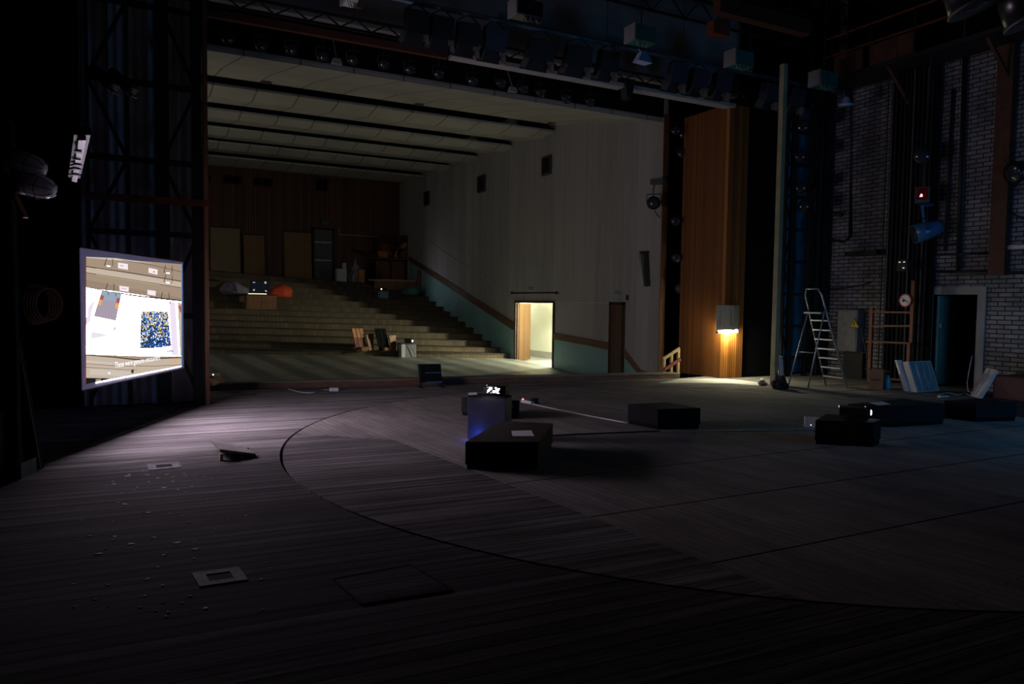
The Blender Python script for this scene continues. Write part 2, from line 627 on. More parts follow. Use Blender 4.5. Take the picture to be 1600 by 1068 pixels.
b = MB()
for k in range(1, len(STEP)):
    Y = STEP[k][0]
    Yn = STEP[k + 1][0] if k + 1 < len(STEP) else 34.1
    zl0, zr0 = zstep(k - 1, -6) - (0.15 if k == 1 else 0), zstep(k - 1, WX) - (0.15 if k == 1 else 0)
    zl, zr = zstep(k, -6), zstep(k, WX)
    b.mi = 0
    b.poly([(-6, Y, zl0), (WX, Y, zr0), (WX, Y, zr - 0.025), (-6, Y, zl - 0.025)])
    b.mi = 1
    b.solid([[(-6, Y - 0.03, z0), (WX, Y - 0.03, z1), (WX, Yn + 0.02, z1), (-6, Yn + 0.02, z0)] for z0, z1 in ((zl - 0.025, zr - 0.025), (zl, zr))])
struct(b.build('floor_steps', [slatmat('step_riser_boards', (0.08, 0.056, 0.033), (0.13, 0.092, 0.055), 0.13, 'X', 0.05, 0.8), woodmat('step_tread', (0.028, 0.023, 0.017), (0.045, 0.036, 0.027), 'X', 0.6)]))

# walls
b = MB()
b.bx((-6, 34.1, 1.5), (WX + 0.2, 34.3, 8.0))
struct(b.build('wall_auditorium_back', K['backslat']))
b = MB()
b.bx((-6.2, 14.6, -1), (-6.0, 34.3, 8.0))
struct(b.build('wall_auditorium_left', K['plaster']))
WT = 0.12
D1 = (19.65, 22.2, 1.63)


def seamwall():
    m, nt, bs, N, L = newmat('panelled_plaster')
    tc = N('TexCoord')
    sp = N('SeparateXYZ')
    L(tc.outputs['Object'], sp.inputs[0])
    fr = mth(nt, 'FRACT', mth(nt, 'DIVIDE', sp.outputs['Y'], 0.6))
    ln = mth(nt, 'LESS_THAN', fr, 0.03)
    idn = N('TexWhiteNoise')
    idn.noise_dimensions = '1D'
    L(mth(nt, 'FLOOR', mth(nt, 'DIVIDE', sp.outputs['Y'], 0.6)), idn.inputs['W'])
    n1 = noise(nt, coords(nt, (1, 2.5, 0.25)), 2.0, 6)
    base = ramp(nt, mth(nt, 'ADD', mth(nt, 'MULTIPLY', idn.outputs['Value'], 0.35), mth(nt, 'MULTIPLY', n1, 0.65)), (0.25, (0.31, 0.3, 0.285)), (0.75, (0.45, 0.435, 0.41)))
    L(mixc(nt, mth(nt, 'MULTIPLY', ln, 0.5), base, (0.2, 0.19, 0.18)), bs.inputs['Base Color'])
    bs.inputs['Roughness'].default_value = 0.75
    return m


b = MB()
b.bx((WX, 14.6, -1), (WX + WT, D1[0], 8))
b.bx((WX, D1[1], -1), (WX + WT, 34.2, 8))
b.bx((WX, D1[0], D1[2]), (WX + WT, D1[1], 8))
b.bx((WX, D1[0], -1), (WX + WT, D1[1], -0.42))
struct(b.build('wall_auditorium_right', seamwall()))
b = MB()
b.bx((WX - 0.02, 14.57, -0.8), (WX + WT + 0.02, 14.6, 6.25))
struct(b.build('trim_wall_end', K['brownwood']))

# dado: pale teal panels under a brown rail that follows the floor
RAIL = [[(32.69, 3.72, 3.5), (22.22, 0.95, 0.68)], [(19.64, 0.71, 0.52), (18.0, 0.64, 0.45), (16.69, 0.57, 0.37)], [(16.0, 0.44, 0.25), (15.29, -0.05, -0.22), (14.6, -0.12, -0.3)]]
b = MB()
b2 = MB()
for seg in RAIL:
    for (y0, t0, c0), (y1, t1, c1) in zip(seg, seg[1:]):
        b.solid([[(WX - 0.045, y0, c0), (WX - 0.002, y0, c0), (WX - 0.002, y0, t0), (WX - 0.045, y0, t0)], [(WX - 0.045, y1, c1), (WX - 0.002, y1, c1), (WX - 0.002, y1, t1), (WX - 0.045, y1, t1)]])
        b2.solid([[(WX - 0.02, y0, min(c0, 2.2) - (1.6 if c0 > 2 else 1.2)), (WX - 0.004, y0, min(c0, 2.2) - (1.6 if c0 > 2 else 1.2)), (WX - 0.004, y0, c0), (WX - 0.02, y0, c0)], [(WX - 0.02, y1, -0.9), (WX - 0.004, y1, -0.9), (WX - 0.004, y1, c1), (WX - 0.02, y1, c1)]])
struct(b.build('trim_dado_rail', woodmat('dado_rail_wood', (0.1, 0.05, 0.03), (0.2, 0.1, 0.055), 'Y')))
struct(b2.build('trim_dado', K['tealpale']))

# corridor behind the lit door
CX = 13.6
b = MB()
b.bx((CX, 17.0, -0.5), (CX + 0.1, 26.0, 2.6))
b.bx((WX + WT, 25.9, -0.5), (CX, 26.0, 2.6))
b.bx((WX + WT, 17.0, -0.5), (CX, 17.1, 2.6))
b.bx((WX + WT, 17.0, 2.5), (CX, 26, 2.6))
struct(b.build('wall_corridor', plain('corridor_limewash', (0.82, 0.82, 0.7), 0.8, 0, 0.06, 1.5)))
b = MB()
b.bx((WX, 17.0, -0.5), (CX, 26.0, -0.36))
struct(b.build('floor_corridor', K['concrete']))
pc_ = V((12.92, 20.98, 1.42))  # unseen object added only to cast a round shadow on the corridor wall
t = thing('corridor_shadow_blocker', 'dark round unseen object added in the corridor to cast a shadow on its lit wall', 'lamp', pc_)
b = MB(pc_)
b.lathe([(0.02, 0.11), (0.07, 0.08), (0.095, 0.0), (0.085, -0.06), (0.05, -0.1)], pc_, (0, 0, 1), 16)
b.build('shade', K['black'], t, True)
b = MB(pc_)
b.tube(pc_ + V((0, 0, 0.1)), V((pc_.x, pc_.y, 2.5)), 0.006, 6)
b.build('blocker_cord', K['darkcable'], t)
b = MB()
b.bx((CX - 0.03, 17.1, -0.36), (CX, 25.9, -0.12))
struct(b.build('baseboard_corridor', K['plaster']))
# double door: frame and the leaf that stands open into the corridor
b = MB()
b.bx((WX - 0.04, D1[0] - 0.02, -0.4), (WX + WT, D1[0] + 0.06, D1[2]))
b.bx((WX - 0.04, D1[1] - 0.06, -0.4), (WX + WT, D1[1] + 0.02, D1[2]))
b.bx((WX - 0.04, D1[0] - 0.02, D1[2]), (WX + WT, D1[1] + 0.02, D1[2] + 0.07))
door = struct(b.build('door_1', K['darkwood']))
h = V((WX + 0.03, 22.11, 0))
e = V((0.83, 0.56, 0)).normalized()
b = MB((0, 0, 0))
b.bx((0, 0, -0.33), (0.98, 0.05, 1.6))
leaf = b.build('door_leaf', K['doorslat'], door)
leaf.location = h
leaf.rotation_euler = (0, 0, math.atan2(e.y, e.x))
# the narrow slatted door nearer the stage
b = MB()
b.bx((WX - 0.05, 16.02, -0.75), (WX, 16.1, 1.66))
b.bx((WX - 0.05, 16.62, -0.75), (WX, 16.7, 1.66))
b.bx((WX - 0.05, 16.02, 1.6), (WX, 16.7, 1.68))
d2 = struct(b.build('door_2', K['darkwood']))
b = MB()
b.bx((WX - 0.035, 16.1, -0.75), (WX - 0.005, 16.62, 1.6))
b.build('door_leaf', K['doorslatY'], d2)


# ceiling: six tilted coffers with black slots between them
def coffermat():
    m, nt, bs, N, L = newmat('ceiling_panels')
    tc = N('TexCoord')
    sp = N('SeparateXYZ')
    L(tc.outputs['Object'], sp.inputs[0])
    fr = mth(nt, 'FRACT', mth(nt, 'DIVIDE', mth(nt, 'ADD', sp.outputs['X'], 0.02), 1.03))
    ln = mth(nt, 'LESS_THAN', fr, 0.035)
    n1 = noise(nt, coords(nt), 0.9, 6)
    base = ramp(nt, n1, (0.3, (0.5, 0.465, 0.41)), (0.7, (0.6, 0.56, 0.5)))
    L(mixc(nt, mth(nt, 'MULTIPLY', ln, 0.75), base, (0.12, 0.08, 0.06)), bs.inputs['Base Color'])
    bs.inputs['Roughness'].default_value = 0.85
    return m


K['coffer'] = coffermat()
COF = [[(14.7, 6.21), (14.66, 6.08), (17.97, 6.75), (19.43, 6.96)],
       [(19.8, 6.84), (20.6, 6.76), (22.2, 7.0)],
       [(22.6, 6.9), (23.2, 6.82), (24.95, 7.08)],
       [(25.3, 6.98), (25.9, 6.88), (27.6, 7.12)],
       [(28.0, 7.06), (28.6, 6.95), (30.5, 7.19)],
       [(30.9, 7.08), (32.4, 7.02), (34.1, 7.26)]]
for prof in COF:
    b = MB()
    low = list(prof)
    top = [(y, z + 0.06) for y, z in reversed(prof)]
    b.solid([[(x, y, z) for y, z in low + top] for x in (-6, WX)])
    struct(b.build('ceiling', K['coffer']))
b = MB()
b.bx((-6, 14.7, 7.9), (WX + 0.2, 34.2, 8.0))
struct(b.build('ceiling_void', K['soot']))
for i, (px, py, s) in enumerate([(416, 122, 'nearest the stage above the auditorium'), (655, 157.5, 'above a rusty stain on the front coffer'), (862, 189.5, 'at the wall end of the front coffer')]):
    p = onY(px, py, 19.1 if i < 2 else 19.0)
    t = thing('ceiling_downlight', 'small dark recessed downlight ' + ['in the first coffer near the tower', 'in the middle of the first coffer', 'at the wall end of the first coffer'][i], 'light', (p.x, p.y, 6.9), 0, 'recessed ceiling lights')
    b = MB()
    b.lathe([(0.13, 0), (0.13, 0.02), (0.1, 0.02)], (0, 0, -0.02), n=12)
    b.build('rim', K['iron'], t)
    b = MB()
    b.lathe([(0.1, 0), (0.09, 0.03)], (0, 0, -0.012), n=12)
    b.build('glass', K['glass'], t)

# ================================================================ projection screen
S0, S1 = V((-0.368, 9.0, 0)), V((0.78, 11.454, 0))
SD = (S1 - S0).normalized()
SN = V((SD.y, -SD.x, 0))                      # towards the stage
SZ0, SZ1 = 0.63, 2.12
scr = thing('projection_screen', 'glowing projection screen with a picture of print drawers, hung beside the dark tower', 'screen', (S0 + S1) / 2)
so = scr.location.copy()


def scp(px, py, off=0.0):
    """where a line of sight meets the screen's face"""
    d_ = ray(px, py)
    t_ = (S0 - EYE).dot(SN) / d_.dot(SN)
    return EYE + d_ * t_ + SN * off


b = MB(so)
w = 0.03
zz = V((0, 0, 1))
for a_, c_ in ((S0 + zz * SZ0, S1 + zz * SZ0), (S0 + zz * SZ1, S1 + zz * SZ1)):
    b.bar(a_ - SN * 0.03, c_ - SN * 0.03, 0.05, 0.035)
for p_ in (S0, S1):
    b.bar(p_ + zz * SZ0 - SN * 0.03, p_ + zz * SZ1 - SN * 0.03, 0.035, 0.05)
b.build('frame', K['steel'], scr)
b = MB(so)
b.prism([S0 + zz * SZ0 - SN * 0.012, S1 + zz * SZ0 - SN * 0.012, S1 + zz * SZ1 - SN * 0.012, S0 + zz * SZ1 - SN * 0.012], SN * 0.01)
b.build('sheet', plain('screen_cloth', (0.5, 0.48, 0.62), 0.9, 0, 0.05), scr)
# the faint violet of the projector's black level on the margin of the sheet
_sb = bpy.data.materials['screen_cloth'].node_tree.nodes['Principled BSDF']
_sb.inputs['Emission Color'].default_value = (0.42, 0.38, 0.8, 1)
_sb.inputs['Emission Strength'].default_value = 0.085
b = MB(so)
for p_ in (S0 + SD * 0.1, S1 - SD * 0.1):
    b.tube(p_ + zz * SZ1 - SN * 0.03, p_ + zz * 9.5 - SN * 0.03, 0.004, 5)
b.build('hanging_wire', K['darkcable'], scr)

# the picture: flat patches of light on the sheet
PW, PB = 2.6, 0.98
cols = {}


def pc(name, r, g, b_, k=1.0):
    cols[name] = emis('picture_' + name, (r, g, b_), k)


pc('white', 1.0, 0.85, 1.06, 31.0)
pc('lilac', 0.86, 0.76, 0.9, 1.0)
pc('tan', 0.52, 0.39, 0.28, 0.72)
pc('tanlight', 0.66, 0.54, 0.43, 0.86)
pc('tandark', 0.44, 0.33, 0.24, 0.72)
pc('cream', 1.0, 0.88, 0.76, 0.62)
pc('line', 0.09, 0.06, 0.05, 0.6)
pc('mid', 0.25, 0.17, 0.12, 0.7)
pc('violet', 0.46, 0.39, 0.48, 0.85)
pc('sky', 0.36, 0.47, 0.58, 0.85)
pc('red', 0.55, 0.12, 0.12, 0.8)
pc('amber', 0.9, 0.45, 0.15, 0.9)
pc('label', 0.95, 0.82, 0.88, 1.0)
pc('black', 0.02, 0.018, 0.02, 0.5)
pc('edge', 0.4, 0.05, 0.05, 0.5)
pc('bluedge', 0.1, 0.4, 0.75, 0.8)
names = list(cols)
PIC = [
    ('tan', [(134, 401), (283.5, 412.5), (283, 572.5), (133.5, 599)]),
    ('tandark', [(134, 437), (283, 465), (283, 476), (134, 449)]),
    ('tanlight', [(134, 417), (283, 441), (283, 449), (134, 425)]),
    ('cream', [(134, 401), (180, 403), (240, 411), (206, 408.5), (134, 402.3)]),
    ('line', [(134, 415.4), (210, 426.4), (283, 438.6), (283, 440), (210, 427.8), (134, 416.6)]),
    ('cream', [(150, 418.8), (210, 428), (283, 440), (283, 440.7), (210, 428.8), (150, 419.4)]),
    ('line', [(134, 425.2), (210, 437.2), (283, 448.8), (283, 449.6), (210, 438), (134, 426)]),
    ('cream', [(150, 428.3), (210, 438.2), (250, 444.8), (250, 445.4), (210, 438.9), (150, 428.9)]),
    ('line', [(190, 405.5), (240, 414), (283, 424), (283, 424.8), (240, 414.7), (190, 406)]),
    # the open drawer, full of white sheets
    ('white', [(134, 448.6), (283, 470), (283, 556.5), (225, 556), (134, 553)]),
    ('line', [(134, 448.3), (160, 452.4), (210, 460.2), (283, 468.6), (283, 471), (210, 462.8), (160, 454), (134, 448.9)]),
    ('lilac', [(137, 480), (149, 466), (142, 492), (136, 505)]),
    ('lilac', [(134, 496), (143, 489), (141, 502), (134, 508)]),
    ('violet', [(159, 453), (190, 458.5), (181, 501), (146, 494)]),
    ('sky', [(159, 454), (189.5, 459), (186, 472), (154.5, 466.5)]),
    ('red', [(157.4, 460.5), (162.6, 462), (160.5, 468.5), (155.2, 467)]),
    ('amber', [(155, 467.5), (159.5, 468.8), (157.5, 477), (152.5, 475.5)]),
    ('red', [(182.3, 465), (188, 466), (186.3, 474), (181, 472.6)]),
    ('amber', [(180.8, 473), (186, 474), (184, 482.5), (179, 481)]),
    ('lilac', [(141, 530), (143, 518), (160, 520), (168, 524), (142, 529.5)]),
    ('violet', [(177, 516), (179, 508), (181, 508), (180, 517)]),
    ('violet', [(136, 508.5), (150, 506.5), (151, 507), (140, 510)]),
    ('lilac', [(140, 515), (152, 518), (154, 519), (140, 516)]),
    ('lilac', [(134, 537), (176, 536), (176, 536.7), (134, 538)]),
    ('mid', [(134, 544.5), (151, 545.7), (151, 546.3), (134, 545.2)]),
    ('mid', [(176.5, 547), (177.3, 541), (178, 541), (177.6, 548), (172, 545.72)]),
    ('lilac', [(264, 470), (274, 471.5), (279, 555), (268, 555)]),
    ('tanlight', [(277, 472), (283, 473), (283, 556), (281, 556)]),
    ('violet', [(222, 551.8), (271, 555.3), (271, 556), (222, 552.6)]),
    ('violet', [(255, 549), (268, 546), (271, 549), (262, 550)]),
    ('lilac', [(216, 550.2), (245, 551.3), (268, 546.6), (245, 550)]),
    # the closed drawer fronts below
    ('tanlight', [(134, 554), (214, 561), (283, 560), (283, 572.6), (133.6, 599)]),
    ('cream', [(134, 562), (176, 566), (176, 570), (134, 567)]),
    ('line', [(134, 553.8), (176, 556.8), (212, 560.8), (283, 557.2), (283, 558.4), (212, 562.6), (176, 558.4), (134, 555)]),
    ('mid', [(134, 567.3), (182, 571), (242, 571.2), (283, 569.2), (283, 570), (242, 572), (182, 571.8), (134, 568)]),
    ('mid', [(134, 573), (200, 577.2), (214, 577.4), (214, 578), (200, 577.8), (134, 573.8)]),
    ('cream', [(140, 576), (200, 580), (214, 580), (190, 588), (140, 585)]),
    ('black', [(133.6, 590), (172, 590.8), (158, 594.5), (133.5, 600)]),
    ('tan', [(149, 592), (158, 591.5), (156, 595), (149, 597)]),
    ('amber', [(271, 562.2), (278, 562), (278, 565.5), (271, 566)]),
    ('red', [(278, 478), (283, 477), (283, 489), (281, 487)]),
    ('white', [(169.5, 582), (171, 582), (171, 583.5), (169.5, 583.5)]),
    # paper labels
    ('label', [(184, 410), (199.5, 412.2), (199.5, 421.3), (184, 418.8)]),
    ('label', [(232, 418), (246, 421), (245.5, 429), (231.5, 425.8)]),
    ('label', [(186, 446), (201, 448.2), (200.5, 456), (186.5, 453.8)]),
    ('label', [(230, 452.5), (243, 454.4), (242.8, 462), (229.8, 459.8)]),
    ('violet', [(187, 414), (193, 414.8), (193, 416), (187, 415.2)]),
    ('mid', [(239, 423.3), (241.5, 423.8), (241.5, 425.4), (239, 425)]),
    ('violet', [(189, 449.5), (197, 450.7), (197, 451.6), (189, 450.4)]),
    # edges with a colour fringe
    ('edge', [(133, 400.5), (134.2, 400.6), (134, 599.5), (132.8, 600)]),
    ('bluedge', [(283, 412), (284.3, 412.2), (284, 572.6), (282.8, 572.8)]),
    ('white', [(150, 596.6), (283, 571.3), (283, 572.4), (150, 597.8)]),
]
for cx_, cy_, rr in ((206.5, 580.2, 2.6), (206.8, 577.6, 1.4)):
    PIC.append(('line', [(cx_ + rr * 0.9 * math.cos(t * math.pi / 6), cy_ + rr * math.sin(t * math.pi / 6)) for t in range(12)]))
for hx, hy, sk in ((163, 403, 2), (256, 414, 1), (256, 429, 1), (165, 442, 1), (251, 456, 1)):
    # wire drawer handles
    PIC += [('line', [(hx + 1 + sk, hy), (hx + 2 + sk, hy), (hx, hy + 12), (hx - 1, hy + 11)]),
            ('line', [(hx - 1, hy + 10), (hx + 3, hy + 13), (hx + 11, hy + 14), (hx + 12, hy + 12), (hx + 11, hy + 13), (hx + 3, hy + 12)]),
            ('line', [(hx + 12, hy + 1), (hx + 13, hy + 1), (hx + 13, hy + 12), (hx + 12, hy + 12)]),
            ('white', [(hx + 3, hy + 11.6), (hx + 9, hy + 12.5), (hx + 9, hy + 13.3), (hx + 3, hy + 12.4)])]
for hx, hy in ((168, 455), (253, 467)):
    PIC += [('line', [(hx, hy), (hx + 1, hy), (hx + 1.4, hy + 6), (hx + 0.4, hy + 6)]), ('line', [(hx + 12, hy + 1.5), (hx + 13, hy + 1.5), (hx + 12.6, hy + 8), (hx + 11.6, hy + 8)]),
            ('violet', [(hx + 0.4, hy + 5.5), (hx + 12, hy + 7.2), (hx + 12, hy + 8), (hx + 0.4, hy + 6.3)])]
b = MB(so)
for i, (nm, pts) in enumerate(PIC):
    b.mi = names.index(nm)
    b.poly([scp(x, y, 0.0006 + i * 0.00006) for x, y in pts])
pic = b.build('projected_picture', [cols[k] for k in names], scr)

# the printed sheet of coloured squares inside the picture
m, nt, bs, N, L = newmat('picture_pixel_print')
sp = N('SeparateXYZ')
L(coords(nt), sp.inputs[0])
g = 0.030
u = mth(nt, 'DIVIDE', mth(nt, 'ADD', mth(nt, 'MULTIPLY', sp.outputs['X'], SD.x), mth(nt, 'MULTIPLY', sp.outputs['Y'], SD.y)), g)
v = mth(nt, 'DIVIDE', sp.outputs['Z'], g * 0.62)
cb = N('CombineXYZ')
L(mth(nt, 'FLOOR', u), cb.inputs[0])
L(mth(nt, 'FLOOR', v), cb.inputs[1])
wn = N('TexWhiteNoise')
wn.noise_dimensions = '2D'
L(cb.outputs[0], wn.inputs['Vector'])
wn2 = N('TexWhiteNoise')
wn2.noise_dimensions = '3D'
cb2 = N('CombineXYZ')
L(mth(nt, 'FLOOR', u), cb2.inputs[0])
L(mth(nt, 'FLOOR', v), cb2.inputs[1])
cb2.inputs[2].default_value = 5.3
L(cb2.outputs[0], wn2.inputs['Vector'])
n = N('ValToRGB')
n.color_ramp.interpolation = 'CONSTANT'
seq = [(0.0, (0.01, 0.01, 0.015)), (0.28, (0.01, 0.06, 0.3)), (0.5, (0.03, 0.2, 0.62)), (0.62, (0.4, 0.55, 0.8)), (0.72, (0.95, 0.95, 0.95)), (0.84, (0.95, 0.55, 0.06)), (0.93, (0.8, 0.75, 0.5))]
e_ = n.color_ramp.elements
while len(e_) < len(seq):
    e_.new(0.5)
for s_, (p_, c_) in zip(e_, seq):
    s_.position = p_
    s_.color = c_ + (1,)
top = mth(nt, 'ADD', mth(nt, 'MULTIPLY', sp.outputs['Z'], 1.0), -1.36)       # brighter, yellower squares at the top
bias = mth(nt, 'MULTIPLY', mth(nt, 'ADD', top, 0.22), 0.55)
L(mth(nt, 'ADD', mth(nt, 'MULTIPLY', wn.outputs['Value'], 0.9), bias), n.inputs[0])
L(n.outputs[0], bs.inputs['Emission Color'])
bs.inputs['Emission Strength'].default_value = 1.0
bs.inputs['Base Color'].default_value = (0.02, 0.02, 0.02, 1)
b = MB((0, 0, 0))
ppts = [(220, 486), (240, 485.5), (262, 486.5), (264, 510), (267, 540), (250, 543), (235, 544), (217.5, 543.5), (218.5, 515)]
b.poly([scp(x, y, 0.006) for x, y in ppts])
o = b.build('pixel_print', m, None)
o.parent = scr
o.matrix_parent_inverse = Matrix.Translation(-so)
# subtitle
fc = bpy.data.curves.new('subtitle', 'FONT')
fc.body = 'These were genuine encounters'
fc.size = 0.115
fc.materials.append(emis('subtitle_white', (1, 0.97, 1), 1.3))
fo = bpy.data.objects.new('subtitle_curve', fc)
col.objects.link(fo)
p0, p1 = scp(178, 574.5, 0.008), scp(249, 561.5, 0.008)
xa = (p1 - p0).normalized()
ya = SN.cross(xa)
mm = Matrix.Identity(4)
for i in range(3):
    mm[i][0], mm[i][1], mm[i][2], mm[i][3] = xa[i], ya[i], SN[i], (p0 - so)[i]
fo.matrix_basis = mm
bpy.context.view_layer.update()
fc.size *= (p1 - p0).length / max(fo.dimensions.x, 0.01)
bpy.context.view_layer.update()
me = bpy.data.meshes.new_from_object(fo.evaluated_get(bpy.context.evaluated_depsgraph_get()))
sub_ = bpy.data.objects.new('subtitle', me)
col.objects.link(sub_)
sub_.parent = scr
sub_['kind'] = 'stuff'
sub_.matrix_basis = mm
bpy.data.objects.remove(fo)

# ================================================================ portal tower and its cloth
TY = 12.15
tw = thing('portal_tower', 'dark steel lattice tower with grey sheeting behind the glowing screen', 'tower', (0.35, TY, 0))
to = tw.location.copy()
XP = [onY(x, 318, TY).x for x in (138, 200, 254, 308)]
for x_, w_ in zip(XP, (0.05, 0.06, 0.19, 0.14)):
    b = MB(to)
    b.bx((x_ - w_ / 2, TY - 0.05, 0), (x_ + w_ / 2, TY + 0.05, 9.4))
    b.build('post', K['black'], tw)
lv = [0.15, 1.35, 2.55, 3.6, 4.7, 5.8, 6.9, 8.0, 9.2]
for i, (z0, z1) in enumerate(zip(lv, lv[1:])):
    b = MB(to)
    xs = (XP[2], XP[3])
    a_, c_ = (xs if i % 2 else xs[::-1])
    b.bar((a_, TY, z0), (c_, TY, z1), 0.05)
    b.build('brace', K['black'], tw)
    b = MB(to)
    a_, c_ = ((XP[0], XP[1]) if i % 2 == 0 else (XP[1], XP[0]))
    b.bar((a_, TY, z0), (c_, TY, z1), 0.05)
    b.build('brace', K['black'], tw)
    b = MB(to)
    b.bx((XP[0], TY - 0.03, z1 - 0.04), (XP[3], TY + 0.03, z1 + 0.04))
    b.build('crosspiece', K['black'], tw)
b = MB(to)
b.bx((XP[0] - 0.03, TY - 0.1, 2.98), (XP[3] + 0.16, TY - 0.06, 3.08))
o = b.build('rail', K['rust'], tw)
o['label'] = 'rust orange rail'
b = MB(to)
b.bx((1.115, TY - 0.09, 0), (1.175, TY + 0.12, 9.4))
o = b.build('edge_board', K['brownwood'], tw)
o['label'] = 'brown wooden edge board'
b = MB(to)
nx = 60
x0_, x1_ = XP[0] - 0.1, 1.12
for i in range(nx):
    xa_, xb_ = x0_ + (x1_ - x0_) * i / nx, x0_ + (x1_ - x0_) * (i + 1) / nx
    ya_, yb_ = (TY + 0.3 + 0.02 * math.sin(i * 1.3) for i in (i, i + 1))
    b.poly([(xa_, ya_, 0.02), (xb_, yb_, 0.02), (xb_, yb_, 9.4), (xa_, ya_, 9.4)])
b.build('sheeting', plain('grey_cloth', (0.6, 0.6, 0.64), 0.9, 0, 0.3, 3), tw)
b = MB()
b.bx((-2.0, 12.5, 0), (1.12, 12.6, 9.4))
struct(b.build('wall_tower_backing', K['soot']))

# ================================================================ wing at the side of the screen
# caged bulkhead lamps on a strut
lamp_root = None
for i, (px, py, lb) in enumerate([(40, 256, 'upper of two caged bulkhead lamps with frosted glass in the dark wing'), (55, 289, 'lower of two caged bulkhead lamps with frosted glass in the dark wing')]):
    p = at(px, py, 5.8)
    t = thing('caged_lamp', lb, 'lamp', p, 0, 'caged bulkhead lamps')
    ax = (RT * 0.95 - UP * 0.28).normalized()
    b = MB()
    b.lathe([(0.02, 0.2), (0.07, 0.185), (0.1, 0.14), (0.115, 0.06), (0.115, -0.1), (0.1, -0.12)], (0, 0, 0), ax, 20)
    b.build('glass_dome', K['frost'], t, True)
    b = MB()
    b.lathe([(0.13, -0.1), (0.13, -0.16), (0.09, -0.22), (0.04, -0.25)], (0, 0, 0), ax, 20)
    b.build('base', K['iron'], t, True)
    b = MB()
    u_, v_ = b.frame_axes(ax)
    for k in range(8):
        r_ = u_ * math.cos(k * math.pi / 4) + v_ * math.sin(k * math.pi / 4)
        b.path([r_ * 0.128 - ax * 0.12, r_ * 0.128 + ax * 0.07, r_ * 0.11 + ax * 0.15, r_ * 0.05 + ax * 0.21], 0.004, 5)
    for h_, r_ in ((-0.03, 0.128), (0.07, 0.128)):
        b.path([ax * h_ + (u_ * math.cos(k * math.pi / 8) + v_ * math.sin(k * math.pi / 8)) * r_ for k in range(17)], 0.004, 5)
    b.build('wire_cage', K['steel'], t)
    t.scale = (0.77, 0.77, 0.77)
t = thing('lamp_bracket', 'slanting metal strut with a cable loop carrying the caged lamps', 'bracket', at(15, 260, 5.75))
bo = t.location.copy()
b = MB(bo)
b.bar(at(0, 236, 5.8), at(36, 300, 5.8), 0.035)
b.bar(at(16, 290, 5.8), at(40, 340, 5.8), 0.05, 0.02)
b.build('strut', K['redbrown'], t)
b = MB(bo)
b.path([at(3, 240, 5.72), at(13, 268, 5.7), at(15, 282, 5.7), at(22, 281, 5.72), at(28, 292, 5.72)], 0.008, 6)
b.build('cable_loop', K['cable'], t)

# pale slotted strip: the underside of a fitting running up stage overhead
ZS = 2.62
e0, e1, e2, e3 = fl(123, 219, ZS), fl(134.5, 219.5, ZS), fl(120, 285, ZS), fl(112, 283, ZS)
t = thing('slotted_strip', 'pale narrow underside of a hanging fitting with dark clips, above the screen', 'light fitting', (e0 + e2) / 2)
so2 = t.location.copy()
b = MB(so2)
b.prism([e0, e1, e2, e3], (0, 0, 0.03))
b.build('strip', plain('strip_white', (0.75, 0.72, 0.8), 0.5, 0, 0.1), t)
b = MB(so2)
up_ = V((0, 0, 0.035))
b.prism([e0 - RT * 0.03 + up_, e1 + RT * 0.03 + up_, e2 + RT * 0.03 + up_, e3 - RT * 0.03 + up_], (0, 0, 0.05))
b.build('back_plate', K['black'], t)
for f_, w_ in ((0.2, 0.05), (0.36, 0.012), (0.5, 0.06), (0.6, 0.045), (0.76, 0.05)):
    b = MB(so2)
    m0, m1 = e0.lerp(e3, f_), e1.lerp(e2, f_)
    b.bar(m0 - (m1 - m0) * 0.3 - V((0, 0, 0.008)), m0.lerp(m1, 0.72) - V((0, 0, 0.008)), w_ * 1.6, 0.01)
    b.build('clip', K['black'], t)
for k in (0, 1):
    b = MB(so2)
    q_ = (e0 + e1) / 2 if k == 0 else (e2 + e3) / 2
    b.tube(q_ + up_, V((q_.x, q_.y, 9.5)), 0.006, 5)
    b.build('hanger', K['steel'], t)

# two small tilted floodlights above the screen
for i, (px, py, lb) in enumerate([(168, 128, 'small dark floodlight tilted down, high in front of the tower, nearer the wing'), (197, 134, 'small dark floodlight tilted down, high in front of the tower, nearer the opening')]):
    p = at(px, py, 7.4 + 0.3 * i)
    t = thing('hanging_floodlight', lb, 'stage light', p, 0, 'small floodlights before the tower')
    dd = (RT * 0.72 - UP * 0.7).normalized()
    b = MB()
    b.bar(-dd * 0.2, dd * 0.09, 0.14, 0.09)
    b.build('housing', K['black'], t)
    b = MB()
    b.bar(dd * 0.04 - FW * 0.06 - UP * 0.03, dd * 0.16 - FW * 0.06 - UP * 0.03, 0.11, 0.01)
    b.build('flap', K['iron'], t)
    b = MB()
    b.tube(V((0, 0, 0.05)), V((0, 0, 9.5 - p.z)), 0.008, 5)
    b.build('hanging_wire', K['darkcable'], t)

# hanging coil of hose
p = at(76, 475, 8.9)
t = thing('rope_coil', 'brown coil of rope hanging in the dark wing beside the screen', 'rope', p)
for k in range(5):
    b = MB()
    ax = RT * 0.35 + FW * 0.9
    b.path([(RT * (0.1 * math.cos(a_ * math.pi / 12)) + FW * (0.09 * math.cos(a_ * math.pi / 12)) + UP * ((0.19 + 0.012 * k) * math.sin(a_ * math.pi / 12))) - RT * (0.05 * k) + FW * 0.02 * k for a_ in range(25)], 0.013, 6)
    b.build('loop', K['card'], t, True)
b = MB()
b.bar(V((0, 0, 0.16)) - RT * 0.02, V((0, 0, 0.2)) - RT * 0.75, 0.03)
b.build('hook', K['steel'], t)

